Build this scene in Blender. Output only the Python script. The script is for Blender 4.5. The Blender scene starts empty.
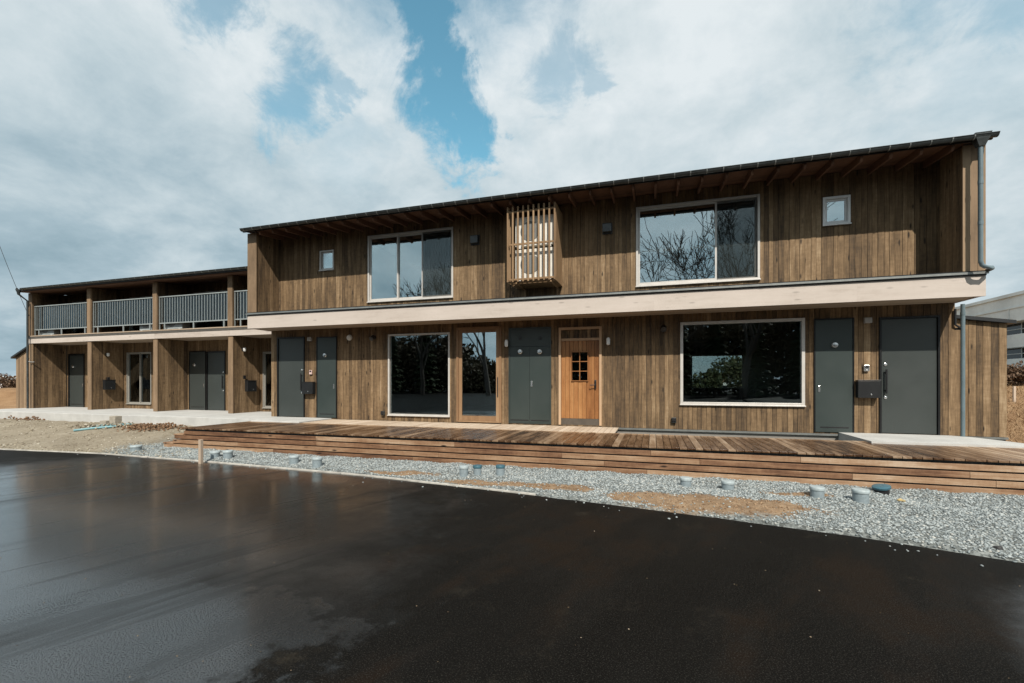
import bpy, bmesh, math, random
import numpy as np
from mathutils import Vector, Matrix
random.seed(7); rng = np.random.default_rng(7)
R = math.radians
sc = bpy.context.scene
COL = sc.collection

# ------------------------------------------------------------------ survey of the photograph
EYE, FOC, CX, HY, YAW = 1.62, 455.0, 512.0, 382.0, R(17.2)
AX, AY = -math.sin(YAW), math.cos(YAW)          # view axis
RX, RY = math.cos(YAW), math.sin(YAW)           # right vector
def X_at(px, D):
    u = (px-CX)/FOC
    return D*(u*AY-RY)/(RX-u*AX)
def Z_at(px, py, D):
    x = X_at(px, D)
    return EYE+(HY-py)*(x*AX+D*AY)/FOC
def G_at(px, py, z):                            # point on a level plane
    d = FOC*(EYE-z)/(py-HY)
    u = (px-CX)/FOC
    return (AX*d+RX*u*d, AY*d+RY*u*d)

# ------------------------------------------------------------------ node helpers
class NT:
    def __init__(s, nt): s.nt = nt; s.n = nt.nodes; s.l = nt.links
    def add(s, t, **k):
        n = s.n.new(t)
        for a, b in k.items(): setattr(n, a, b)
        return n
    def put(s, sock, v):
        if v is None: return
        if isinstance(v, bpy.types.NodeSocket): s.l.new(v, sock)
        else:
            if sock.type == 'RGBA' and len(v) == 3: v = (*v, 1)
            sock.default_value = v
    def m(s, op, a, b=None, c=None, clamp=False):
        n = s.add('ShaderNodeMath', operation=op, use_clamp=clamp)
        s.put(n.inputs[0], a); s.put(n.inputs[1], b); s.put(n.inputs[2], c)
        return n.outputs[0]
    def v(s, op, a, b=None):
        n = s.add('ShaderNodeVectorMath', operation=op)
        s.put(n.inputs[0], a); s.put(n.inputs[1], b)
        return n.outputs[1] if op in ('DOT_PRODUCT', 'DISTANCE', 'LENGTH') else n.outputs[0]
    def xyz(s, x, y, z):
        n = s.add('ShaderNodeCombineXYZ')
        for i, q in enumerate((x, y, z)): s.put(n.inputs[i], q)
        return n.outputs[0]
    def sep(s, v):
        n = s.add('ShaderNodeSeparateXYZ'); s.put(n.inputs[0], v); return n.outputs
    def mix(s, f, a, b, blend='MIX'):
        n = s.add('ShaderNodeMix', data_type='RGBA', blend_type=blend, clamp_factor=True)
        s.put(n.inputs[0], f); s.put(n.inputs[6], a); s.put(n.inputs[7], b)
        return n.outputs[2]
    def noise(s, vec, scale=1, detail=4, rough=.55, dist=0):
        n = s.add('ShaderNodeTexNoise'); s.put(n.inputs['Vector'], vec)
        n.inputs['Scale'].default_value = scale; n.inputs['Detail'].default_value = detail
        n.inputs['Roughness'].default_value = rough; n.inputs['Distortion'].default_value = dist
        return n.outputs['Fac']
    def vor(s, vec, scale, feature='F1', out='Distance'):
        n = s.add('ShaderNodeTexVoronoi', feature=feature); s.put(n.inputs['Vector'], vec)
        n.inputs['Scale'].default_value = scale
        return n.outputs[out]
    def ramp(s, f, stops, interp='LINEAR'):
        n = s.add('ShaderNodeValToRGB'); e = n.color_ramp.elements; n.color_ramp.interpolation = interp
        while len(e) < len(stops): e.new(.5)
        for q, (p, c) in zip(e, stops):
            q.position = p; q.color = (*c, 1) if len(c) == 3 else c
        s.put(n.inputs[0], f)
        return n.outputs[0]
    def mr(s, x, a, b, c=0., d=1., smooth=True):
        n = s.add('ShaderNodeMapRange', interpolation_type='SMOOTHSTEP' if smooth else 'LINEAR')
        s.put(n.inputs[0], x)
        for i, q in zip((1, 2, 3, 4), (a, b, c, d)): s.put(n.inputs[i], q)
        return n.outputs[0]
    def bump(s, h, strength=.3, dist=.01, normal=None):
        n = s.add('ShaderNodeBump'); n.inputs['Strength'].default_value = strength
        n.inputs['Distance'].default_value = dist; s.put(n.inputs['Height'], h)
        if normal is not None: s.put(n.inputs['Normal'], normal)
        return n.outputs[0]
    def pos(s): return s.add('ShaderNodeNewGeometry').outputs['Position']
    def attr(s, name): return s.add('ShaderNodeAttribute', attribute_name=name).outputs['Fac']

MATS = {}
def newmat(name):
    m = bpy.data.materials.new(name); m.use_nodes = True
    b = m.node_tree.nodes['Principled BSDF']; MATS[name] = m
    return m, NT(m.node_tree), b
def bset(t, b, **k):
    names = dict(col='Base Color', rough='Roughness', metal='Metallic', normal='Normal', spec='Specular IOR Level', coat='Coat Weight', crough='Coat Roughness')
    for a, v in k.items(): t.put(b.inputs[names[a]], v)

def plain(name, col, rough=.5, metal=0, var=.12, scale=6, bump=.05, spec=.5, even=False):
    m, t, b = newmat(name)
    p = t.pos()
    n = t.noise(p, scale, 5, .6)
    n2 = t.noise(p, scale*14, 3, .6)
    if even: n2 = t.noise(p, 1.4, 2, .5)
    k = t.m('ADD', t.mr(n, .3, .7, 1-var, 1+var), t.m('MULTIPLY', t.m('SUBTRACT', n2, .5), var))
    c = t.v('SCALE', tuple(col)); c.node.inputs[3].default_value = 1
    t.put(c.node.inputs[3], k)
    bset(t, b, col=c, rough=t.mr(n2, .3, .7, rough*.85, min(1, rough*1.15)), metal=metal, spec=spec)
    if bump: bset(t, b, normal=t.bump(n2, bump, .004))
    return m

def timber(name, stops, axis='Z', rough=.75, grain=1.0, knots=.0, bump=.35, brd=.52, wet=None):
    """boards: colour by board (mesh attribute rnd), grain stretched along axis."""
    m, t, b = newmat(name)
    p = t.pos(); x, y, z = t.sep(p)
    rnd = t.attr('rnd')
    off = t.m('MULTIPLY', rnd, 91.7)
    if axis == 'Z':  a1, a2 = z, t.m('ADD', x, y)
    elif axis == 'Y': a1, a2 = y, t.m('ADD', x, z)
    else: a1, a2 = x, t.m('ADD', z, y)
    gv = t.xyz(t.m('MULTIPLY', a2, 55.0), t.m('MULTIPLY', a1, 1.6), off)
    g = t.noise(gv, 1, 5, .65, .6)
    gf = t.noise(t.xyz(t.m('MULTIPLY', a2, 160.0), t.m('MULTIPLY', a1, 5.0), off), 1, 3, .6)
    saw = t.noise(t.xyz(t.m('MULTIPLY', a2, 6.0), t.m('MULTIPLY', a1, 16.0), off), 1, 4, .7)
    big = t.noise(t.xyz(t.m('MULTIPLY', a2, .9), t.m('MULTIPLY', a1, .5), 3.3), 1, 4, .6)
    patch = t.noise(t.xyz(t.m('MULTIPLY', a2, 9.0), t.m('MULTIPLY', a1, 1.3), off), 1, 4, .65)
    f = t.m('ADD', t.m('MULTIPLY', rnd, brd), t.m('MULTIPLY', t.m('SUBTRACT', patch, .5), 1.0))
    f = t.m('ADD', f, t.m('ADD', t.m('MULTIPLY', t.m('SUBTRACT', big, .5), .8), .5-brd/2))
    f = t.m('ADD', f, t.m('MULTIPLY', t.m('SUBTRACT', g, .5), .55*grain))
    f = t.m('ADD', f, t.m('MULTIPLY', t.m('SUBTRACT', saw, .5), .30*grain))
    f = t.m('ADD', f, t.m('MULTIPLY', t.m('SUBTRACT', gf, .5), .22*grain), clamp=True)
    c = t.ramp(f, stops)
    if knots:
        kv = t.xyz(t.m('MULTIPLY', a2, 7.0), t.m('MULTIPLY', a1, 1.9), off)
        kd = t.vor(kv, 1)
        kn = t.mr(t.m('ADD', kd, t.m('MULTIPLY', t.m('SUBTRACT', g, .5), .12)), .05, .17, knots, 0)
        c = t.mix(kn, c, tuple(q*.35 for q in stops[0][1]))
    r = rough
    if wet is not None:
        w = wet(t, x, y, z, patch)
        c = t.mix(w, c, t.mix(1, c, (.20, .145, .11), 'MULTIPLY'))
        r = t.mr(w, 0, 1, rough, .24, False)
    bset(t, b, col=c, rough=r, spec=.35)
    bset(t, b, normal=t.bump(t.m('ADD', g, t.m('MULTIPLY', saw, .5)), bump, .006))
    return m

CLAD = timber('weathered_cladding', [(.0, (.038, .026, .016)), (.25, (.082, .053, .029)), (.5, (.143, .092, .048)), (.75, (.215, .142, .077)), (1, (.32, .23, .14))], 'Z', .8, 1.75, .95, brd=.42)
CLADX = timber('pale_post_timber', [(.0, (.13, .088, .052)), (.5, (.225, .152, .092)), (1, (.32, .23, .145))], 'Z', .75, .8, .3)
PALE = timber('pale_beam_timber', [(.0, (.34, .285, .245)), (.4, (.455, .40, .355)), (1, (.53, .47, .425))], 'X', .65, .7, .4, .2)
SOFF = timber('soffit_timber', [(.0, (.26, .20, .145)), (.5, (.36, .28, .205)), (1, (.43, .34, .26))], 'X', .7, .6, .2, .15)
RAFT = timber('red_rafter_timber', [(.0, (.07, .034, .02)), (.5, (.13, .065, .038)), (1, (.19, .10, .06))], 'Y', .75, .7)
ORNG = timber('oiled_cedar', [(.0, (.11, .042, .014)), (.4, (.235, .100, .034)), (.7, (.32, .15, .055)), (1, (.42, .225, .095))], 'Z', .45, .9, .0, .15)
TRIM = timber('cedar_trim', [(.0, (.30, .185, .105)), (.5, (.40, .26, .155)), (1, (.48, .34, .22))], 'Z', .55, .6, .0, .15)
GTRIM = timber('glazed_door_timber', [(.0, (.16, .09, .045)), (.5, (.24, .145, .078)), (1, (.32, .21, .12))], 'Z', .55, .7, .0, .15)
SLAT = timber('slat_timber', [(.0, (.15, .09, .045)), (.5, (.25, .158, .084)), (1, (.36, .245, .142))], 'Z', .7, .7)
SKRT = timber('deck_skirt_timber', [(.0, (.050, .023, .012)), (.2, (.105, .050, .026)), (.45, (.20, .108, .058)), (.75, (.31, .20, .122)), (1, (.42, .315, .225))], 'X', .65, 1.15, 1.0, .3, brd=.6)
def deckwet(t, x, y, z, patch):
    n = t.noise(t.xyz(t.m('MULTIPLY', x, .8), t.m('MULTIPLY', y, 1.1), 0.0), 1, 5, .65)
    d = t.m('ADD', y, t.m('MULTIPLY', t.m('SUBTRACT', n, .5), .9))
    w = t.mr(d, 9.35, 9.75, 1, 0)
    rr = t.mr(t.attr('rnd'), .72, .95, 1, .6)
    far = t.mr(x, 3.6, 5.6, 1, .35)
    return t.m('MULTIPLY', t.m('MULTIPLY', w, rr), t.m('MULTIPLY', far, t.mr(patch, .35, .75, 1, .5)))
DECK = timber('deck_boards_timber', [(.0, (.14, .083, .046)), (.35, (.25, .155, .088)), (.7, (.36, .25, .16)), (1, (.44, .34, .245))], 'Y', .6, .9, .3, .3, wet=deckwet)
DRYD = timber('dry_deck_timber', [(.0, (.33, .25, .18)), (.5, (.46, .37, .28)), (1, (.56, .47, .38))], 'Y', .7, .8, .2, .25)
STAKE = timber('stake_timber', [(.0, (.36, .28, .21)), (1, (.50, .41, .33))], 'Z', .7, .6)

DARK = plain('dark_metal', (.020, .021, .022), .38, .6, .15)
ROOFM = plain('roof_metal', (.030, .032, .034), .45, .4)
GUTT = plain('gutter_grey', (.045, .050, .050), .32, .2, .25, 9)
FLASH = plain('flashing_metal', (.26, .27, .26), .4, .6)
ALU = plain('window_aluminium', (.52, .50, .47), .38, .15, .06)
WALU = plain('bay_window_frame', (.30, .29, .26), .4, .1, .06)
ALUR = plain('railing_aluminium', (.33, .36, .355), .35, .3, .08)
DOOR = plain('door_greygreen', (.036, .043, .041), .40, 0, .05, 1.2, 0, even=True)
CUPB = plain('cupboard_greygreen', (.029, .040, .038), .42, 0, .05, 1.2, 0, even=True)
BLACK = plain('black_plastic', (.012, .012, .013), .4)
MBOX = plain('mailbox_black', (.016, .017, .018), .38, .2)
ACI = plain('ivory_casing', (.66, .64, .58), .45, 0, .06)
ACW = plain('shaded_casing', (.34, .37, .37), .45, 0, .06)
WHITE = plain('white_plastic', (.70, .70, .68), .4, 0, .05)
DPIPE = plain('downpipe_grey', (.12, .165, .185), .4, .1, .1, 4)
GREYP = plain('grey_pvc', (.205, .25, .27), .45, 0, .12, 30)
LIDP = plain('white_pvc_lid', (.33, .385, .40), .45, 0, .1, 30)
BLUEP = plain('blue_pvc', (.045, .115, .15), .4, 0, .12, 30)
CHROM = plain('brushed_steel', (.62, .63, .63), .25, .9, .08)
CONC = plain('porch_concrete', (.42, .42, .405), .8, 0, .10, 2.2, .12)
FOUND = plain('foundation_concrete', (.40, .40, .385), .85, 0, .15, 3, .15)
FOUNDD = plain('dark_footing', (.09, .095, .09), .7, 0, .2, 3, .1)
FARC = plain('far_concrete', (.64, .69, .68), .85, 0, .16, .5, .05)
ROOM = plain('room_plaster', (.20, .185, .165), .8, 0, .08)
ROOMF = plain('room_floor', (.14, .09, .05), .5, 0, .1)
CURT = plain('curtain_cloth', (.20, .24, .23), .9, 0, .12, 4)
BARK = plain('bark', (.055, .042, .034), .9, 0, .3, 12, .3)
TWIG = plain('twigs', (.075, .055, .042), .9, 0, .2, 12, 0)
BLOCK = plain('block_concrete', (.30, .27, .22), .9, 0, .15, 14, .3)
SOILM = plain('heap_soil', (.17, .10, .055), .95, 0, .35, 16, .5)
CARB = plain('car_paint', (.012, .020, .06), .2, .2, .05)
CARG = plain('car_glass', (.01, .012, .014), .08, 0, .05, 1, 0)
RUBB = plain('rubber', (.015, .015, .015), .8)
WHTC = plain('van_white', (.62, .63, .64), .3, 0, .05)
HILLM = plain('far_hill', (.11, .14, .14), 1, 0, .2, .01, 0)

def glassmat(name, refl, tint=(.72, .80, .80)):
    m = bpy.data.materials.new(name); m.use_nodes = True; t = NT(m.node_tree); t.n.clear()
    o = t.add('ShaderNodeOutputMaterial'); tr = t.add('ShaderNodeBsdfTransparent'); tr.inputs[0].default_value = (*tint, 1)
    g = t.add('ShaderNodeBsdfGlossy'); g.inputs['Roughness'].default_value = 0.0; g.inputs['Color'].default_value = (.82, .95, 1, 1)
    wob = t.noise(t.pos(), 1.3, 2, .5)
    t.put(g.inputs['Normal'], t.bump(wob, .012, .02))
    f = t.add('ShaderNodeFresnel'); f.inputs[0].default_value = 1.5
    fac = t.m('ADD', t.m('MULTIPLY', f.outputs[0], 1.0), refl, clamp=True)
    mx = t.add('ShaderNodeMixShader'); t.put(mx.inputs[0], fac)
    t.l.new(tr.outputs[0], mx.inputs[1]); t.l.new(g.outputs[0], mx.inputs[2]); t.l.new(mx.outputs[0], o.inputs[0])
    return m
def netmat():
    m = bpy.data.materials.new('insect_net'); m.use_nodes = True; t = NT(m.node_tree); t.n.clear()
    o = t.add('ShaderNodeOutputMaterial'); tr = t.add('ShaderNodeBsdfTransparent'); d = t.add('ShaderNodeBsdfDiffuse'); d.inputs[0].default_value = (.03, .036, .035, 1)
    mx = t.add('ShaderNodeMixShader'); mx.inputs[0].default_value = .36
    t.l.new(tr.outputs[0], mx.inputs[1]); t.l.new(d.outputs[0], mx.inputs[2]); t.l.new(mx.outputs[0], o.inputs[0]); return m
NET = netmat()
SMOKE = glassmat('smoked_panel', .075, (.50, .64, .67))
GLASSU = glassmat('coated_glass', .33)
GLASSL = glassmat('clear_glass', .12, (.8, .85, .84))

def leafmat(name, cols):
    m, t, b = newmat(name)
    r = t.attr('rnd'); n = t.noise(t.pos(), 1.2, 4, .6)
    f = t.m('ADD', t.m('MULTIPLY', r, .6), t.m('MULTIPLY', n, .5), clamp=True)
    bset(t, b, col=t.ramp(f, [(i/(len(cols)-1), c) for i, c in enumerate(cols)]), rough=.75, spec=.2)
    return m
CONIF = leafmat('conifer_needles', [(.012, .022, .010), (.03, .045, .018), (.055, .07, .03)])
WOODL = leafmat('woodland_leaves', [(.028, .021, .012), (.06, .042, .024), (.085, .07, .035)])
DRYB = leafmat('dry_shrub_leaves', [(.05, .03, .02), (.11, .07, .045), (.19, .13, .085)])
DRYG = leafmat('dry_grass_blades', [(.12, .075, .04), (.25, .165, .09), (.40, .29, .17)])
EVERG = leafmat('evergreen_leaves', [(.014, .02, .009), (.032, .038, .017), (.06, .058, .028)])

# gravel stones / ground / asphalt
def stones(name, stops):
    m, t, b = newmat(name)
    r = t.attr('rnd'); n = t.noise(t.pos(), 90, 3, .6)
    f = t.m('ADD', r, t.m('MULTIPLY', t.m('SUBTRACT', n, .5), .3), clamp=True)
    bset(t, b, col=t.ramp(f, stops), rough=.8, spec=.3)
    return m
STONE = stones('grey_gravel', [(0, (.115, .132, .136)), (.3, (.20, .227, .232)), (.6, (.27, .302, .305)), (.9, (.345, .375, .372)), (1, (.44, .43, .39))])
STONEB = stones('beige_gravel', [(0, (.12, .095, .068)), (.4, (.23, .20, .145)), (.8, (.34, .305, .235)), (1, (.48, .45, .39))])
SANDC = stones('earth_crumbs', [(0, (.11, .064, .034)), (.5, (.23, .145, .082)), (1, (.34, .235, .145))])
SPECK = stones('litter_specks', [(0, (.05, .03, .015)), (.4, (.10, .07, .04)), (.8, (.25, .20, .14)), (1, (.35, .30, .24))])

SAND = [(.88, 6.38, 1.15, .40), (-1.45, 6.72, .75, .18), (.1, 6.55, .8, .22), (-4.2, 7.02, .75, .16), (-2.6, 6.72, .8, .15), (1.9, 7.15, .5, .10)]
def ground_mat():
    m, t, b = newmat('site_ground')
    p = t.pos(); x, y, z = t.sep(p)
    n1 = t.noise(p, .9, 6, .65); n2 = t.noise(p, 7, 5, .65); n3 = t.noise(p, 45, 4, .7)
    v1 = t.vor(p, 28, out='Color'); vd = t.vor(p, 28)
    vr = t.sep(v1)[0]
    grav = t.ramp(t.m('ADD', t.m('MULTIPLY', vr, .7), t.m('MULTIPLY', n3, .35)), [(.1, (.05, .053, .05)), (.5, (.13, .142, .138)), (.9, (.24, .255, .245))])
    soil = t.ramp(t.m('ADD', t.m('MULTIPLY', n1, .55), t.m('MULTIPLY', n2, .45)), [(.3, (.11, .086, .058)), (.45, (.17, .140, .098)), (.55, (.21, .178, .13)), (.7, (.29, .258, .205))])
    soil = t.mix(t.mr(t.m('ADD', n3, t.m('MULTIPLY', vr, .2)), .45, .8, 0, .6), soil, (.30, .275, .22))
    sand = t.ramp(n2, [(.3, (.14, .092, .055)), (.5, (.21, .145, .09)), (.7, (.29, .21, .135))])
    brown = t.ramp(t.m('ADD', t.m('MULTIPLY', n1, .5), t.m('MULTIPLY', n3, .5)), [(.3, (.11, .06, .03)), (.5, (.22, .13, .065)), (.7, (.34, .23, .13))])
    wob = t.m('MULTIPLY', t.m('SUBTRACT', n1, .5), 1.6)
    wob2 = t.m('ADD', wob, t.m('MULTIPLY', t.m('SUBTRACT', n2, .5), .8))
    # left of the deck bare soil, to the right loose gravel
    g = t.mr(t.m('ADD', x, wob2), -12.6, -11.2, 0, 1)
    c = t.mix(g, soil, grav)
    sm = None
    for sx, sy, rx, ry in SAND:
        q = t.v('LENGTH', t.xyz(t.m('MULTIPLY', t.m('SUBTRACT', x, sx), 1/rx), t.m('MULTIPLY', t.m('SUBTRACT', y, sy), 1/ry), 0.))
        k = t.mr(t.m('ADD', q, wob2), .7, 1.15, 1, 0)
        sm = k if sm is None else t.m('MAXIMUM', sm, k)
    c = t.mix(sm, c, sand)
    far = t.mr(t.m('ADD', y, wob), 11.0, 12.6, 0, 1)
    c = t.mix(far, c, brown)
    bset(t, b, col=c, rough=.9, spec=.2)
    h = t.m('ADD', t.m('MULTIPLY', n3, .6), t.m('MULTIPLY', t.m('SUBTRACT', 1., vd), .5))
    bset(t, b, normal=t.bump(h, .55, .02))
    return m
GROUND = ground_mat()

def asphalt_mat():
    m, t, b = newmat('wet_asphalt')
    p = t.pos(); x, y, z = t.sep(p)
    a = t.noise(p, 110, 2, .7); a2 = t.noise(p, 60, 3, .8)
    # roller direction stretched stains
    ca, sa = math.cos(R(70)), math.sin(R(70))
    s1 = t.m('ADD', t.m('MULTIPLY', x, ca), t.m('MULTIPLY', y, sa)); s2 = t.m('SUBTRACT', t.m('MULTIPLY', y, ca), t.m('MULTIPLY', x, sa))
    st = t.noise(t.xyz(t.m('MULTIPLY', s1, .35), t.m('MULTIPLY', s2, 1.3), 0.), 1, 6, .62, .4)
    bl = t.noise(p, .55, 6, .62, .3)
    bl2 = t.noise(t.v('ADD', p, (31, 7, 0)), 1.7, 6, .68)
    c = t.ramp(t.m('ADD', t.m('MULTIPLY', st, .6), t.m('MULTIPLY', bl, .4)), [(.32, (.0030, .0027, .0023)), (.5, (.0052, .0048, .0042)), (.68, (.0095, .0095, .0092))])
    # dried mud film and rusty tannin stains
    mud = t.mr(t.m('ADD', t.m('MULTIPLY', bl2, .75), t.m('MULTIPLY', a2, .25)), .56, .70, 0, .75)
    c = t.mix(mud, c, (.027, .023, .017))
    tan = t.m('MULTIPLY', t.mr(st, .47, .60, 0, 1), t.mr(x, -5, -1.5, .15, 1))
    c = t.mix(t.m('MULTIPLY', tan, t.mr(bl2, .35, .62, .1, .95)), c, (.0100, .0066, .0044))
    c = t.mix(t.mr(a, .53, .68, 0, .85), c, (.032, .030, .026))
    # wet film where the surface holds water: towards the left and at the low near corner
    q1 = t.v('LENGTH', t.xyz(t.m('MULTIPLY', t.m('ADD', x, 7.5), 1/4.5), t.m('MULTIPLY', t.m('SUBTRACT', y, 3.2), 1/5.0), 0.))
    q2 = t.v('LENGTH', t.xyz(t.m('MULTIPLY', t.m('SUBTRACT', x, 2.9), 1/.8), t.m('MULTIPLY', t.m('SUBTRACT', y, 3.2), 1/1.5), 0.))
    q3 = t.v('LENGTH', t.xyz(t.m('MULTIPLY', t.m('ADD', x, 3.3), 1/1.35), t.m('MULTIPLY', t.m('SUBTRACT', y, 2.15), 1/.75), 0.))
    wb = t.m('ADD', t.m('MULTIPLY', t.m('SUBTRACT', bl, .5), .8), t.m('MULTIPLY', t.m('SUBTRACT', bl2, .5), .5))
    w = t.m('MAXIMUM', t.mr(t.m('ADD', q1, wb), .62, 1.30, 1, 0), t.m('MAXIMUM', t.mr(t.m('ADD', q2, wb), .4, 1.1, 1, 0), t.mr(t.m('ADD', q3, t.m('ADD', wb, t.m('MULTIPLY', t.m('SUBTRACT', bl2, .5), 1.6))), .82, 1.12, .85, 0)))
    w = t.m('MULTIPLY', w, t.mr(st, .36, .52, .75, 1))
    w = t.m('MULTIPLY', w, t.mr(a, .36, .52, .62, 1))
    s3 = t.noise(t.xyz(t.m('MULTIPLY', s1, .22), t.m('MULTIPLY', s2, 3.2), 4.0), 1, 5, .6, .3)
    w = t.m('MULTIPLY', w, t.mr(s3, .32, .46, .5, 1))
    rough = t.m('ADD', t.mr(w, 0, 1, .55, .17, False), t.m('MULTIPLY', t.m('SUBTRACT', a2, .5), .2))
    bset(t, b, col=c, rough=rough, spec=t.mr(w, 0, 1, .045, 1.0, False), coat=t.m('MULTIPLY', w, .75), crough=.13)
    bset(t, b, normal=t.bump(t.m('MULTIPLY', t.m('ADD', t.m('MULTIPLY', a, .6), t.m('MULTIPLY', a2, .5)), t.mr(w, 0, 1, 1, .28, False)), .55, .006))
    return m
ASPH = asphalt_mat()

# ------------------------------------------------------------------ mesh helpers
class MB:
    def __init__(s): s.v = []; s.f = []; s.r = []
    def _add(s, vs, fs, rnd=None):
        o = len(s.v); s.v += [tuple(q) for q in vs]; s.f += [tuple(o+i for i in f) for f in fs]
        s.r += [random.random() if rnd is None else rnd]*len(vs)
        return s
    def box(s, x0, x1, y0, y1, z0, z1, rnd=None, rot=None):
        if x0 > x1: x0, x1 = x1, x0
        if y0 > y1: y0, y1 = y1, y0
        if z0 > z1: z0, z1 = z1, z0
        vs = [(x, y, z) for x in (x0, x1) for y in (y0, y1) for z in (z0, z1)]
        if rot is not None:
            c = Vector(((x0+x1)/2, (y0+y1)/2, (z0+z1)/2)); vs = [tuple(c+rot @ (Vector(q)-c)) for q in vs]
        return s._add(vs, [(0, 1, 3, 2), (4, 6, 7, 5), (0, 4, 5, 1), (2, 3, 7, 6), (0, 2, 6, 4), (1, 5, 7, 3)], rnd)
    def bbox(s, x0, x1, y0, y1, z0, z1, b=.004, rnd=None):
        """box with bevelled edges"""
        bm = bmesh.new(); bmesh.ops.create_cube(bm, size=1)
        for q in bm.verts: q.co = Vector((x0+(q.co.x+.5)*(x1-x0), y0+(q.co.y+.5)*(y1-y0), z0+(q.co.z+.5)*(z1-z0)))
        bmesh.ops.bevel(bm, geom=list(bm.edges), offset=b, segments=2, affect='EDGES', profile=.5)
        bm.verts.index_update()
        s._add([q.co[:] for q in bm.verts], [[q.index for q in f.verts] for f in bm.faces], rnd); bm.free(); return s
    def tube(s, pts, rad, n=8, rnd=None, cap=True):
        pts = [Vector(p) for p in pts]; k = len(pts)
        rad = [rad]*k if isinstance(rad, (int, float)) else rad
        vs = []
        ref = None
        for i, p in enumerate(pts):
            d = (pts[min(i+1, k-1)]-pts[max(i-1, 0)]).normalized()
            if ref is None or abs(ref.dot(d)) > .95: ref = Vector((0, 0, 1)) if abs(d.z) < .9 else Vector((1, 0, 0))
            a = d.cross(ref).normalized(); b = d.cross(a).normalized()
            vs += [p+rad[i]*(math.cos(2*math.pi*j/n)*a+math.sin(2*math.pi*j/n)*b) for j in range(n)]
        fs = [(i*n+j, i*n+(j+1) % n, (i+1)*n+(j+1) % n, (i+1)*n+j) for i in range(k-1) for j in range(n)]
        if cap: fs += [tuple(range(n))[::-1], tuple((k-1)*n+j for j in range(n))]
        return s._add(vs, fs, rnd)
    def lathe(s, c, prof, axis='Z', n=16, rnd=None):
        """prof: list of (radius, height along axis)"""
        vs = []
        for r, h in prof:
            for j in range(n):
                a = 2*math.pi*j/n; p = (r*math.cos(a), r*math.sin(a), h)
                if axis == 'Y': p = (p[0], p[2], p[1])
                if axis == 'X': p = (p[2], p[0], p[1])
                vs.append((c[0]+p[0], c[1]+p[1], c[2]+p[2]))
        k = len(prof)
        fs = [(i*n+j, i*n+(j+1) % n, (i+1)*n+(j+1) % n, (i+1)*n+j) for i in range(k-1) for j in range(n)]
        fs += [tuple(range(n))[::-1], tuple((k-1)*n+j for j in range(n))]
        return s._add(vs, fs, rnd)
    def prism(s, poly, axis, a0, a1, rnd=None):
        """poly: 2-D points in the plane across axis, extruded from a0 to a1"""
        n = len(poly)
        def P(q, a): return {'X': (a, q[0], q[1]), 'Y': (q[0], a, q[1]), 'Z': (q[0], q[1], a)}[axis]
        vs = [P(q, a0) for q in poly]+[P(q, a1) for q in poly]
        fs = [tuple(range(n)), tuple(range(2*n-1, n-1, -1))]+[(i, n+i, n+(i+1) % n, (i+1) % n) for i in range(n)]
        return s._add(vs, fs, rnd)
    def build(s, name, mat, parent=None, smooth=False, loc=None):
        me = bpy.data.meshes.new(name)
        v = np.array(s.v, dtype=float)
        off = Vector((0, 0, 0))
        if parent is not None:
            off = WORLD[parent]
        elif loc is not None: off = Vector(loc)
        v = v-np.array(off[:])
        me.from_pydata(v.tolist(), [], s.f); me.validate()
        at = me.attributes.new('rnd', 'FLOAT', 'POINT')
        if len(s.r) == len(me.vertices): at.data.foreach_set('value', s.r)
        bm = bmesh.new(); bm.from_mesh(me); bmesh.ops.recalc_face_normals(bm, faces=bm.faces); bm.to_mesh(me); bm.free()
        if smooth:
            me.polygons.foreach_set('use_smooth', [True]*len(me.polygons))
            try: me.set_sharp_from_angle(angle=R(40))
            except Exception: pass
        me.materials.append(mat)
        o = bpy.data.objects.new(name, me); COL.objects.link(o)
        if parent is not None: o.parent = parent; WORLD[o] = Vector(off)
        else: o.location = off; WORLD[o] = Vector(off)
        return o
WORLD = {}
def bulk(name, verts, faces, mat, rnd=None, smooth=False):
    """big triangle/quad soup from numpy arrays"""
    me = bpy.data.meshes.new(name); k = faces.shape[1]
    me.vertices.add(len(verts)); me.vertices.foreach_set('co', verts.astype(np.float32).ravel())
    me.loops.add(faces.size); me.loops.foreach_set('vertex_index', faces.astype(np.int32).ravel())
    me.polygons.add(len(faces)); me.polygons.foreach_set('loop_start', np.arange(0, faces.size, k, dtype=np.int32))
    me.polygons.foreach_set('loop_total', np.full(len(faces), k, dtype=np.int32))
    me.update(calc_edges=True); me.validate()
    if smooth: me.polygons.foreach_set('use_smooth', [True]*len(faces))
    if rnd is not None: me.attributes.new('rnd', 'FLOAT', 'POINT').data.foreach_set('value', rnd.astype(np.float32))
    me.materials.append(mat)
    o = bpy.data.objects.new(name, me); COL.objects.link(o); WORLD[o] = Vector((0, 0, 0))
    return o
def tag(o, label=None, cat=None, group=None, kind=None):
    for k, v in (('label', label), ('category', cat), ('group', group), ('kind', kind)):
        if v: o[k] = v
    return o
def thing(name, label, cat, loc, group=None):
    o = bpy.data.objects.new(name, None); COL.objects.link(o); o.location = loc; WORLD[o] = Vector(loc)
    o.empty_display_size = .2
    return tag(o, label, cat, group)

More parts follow.
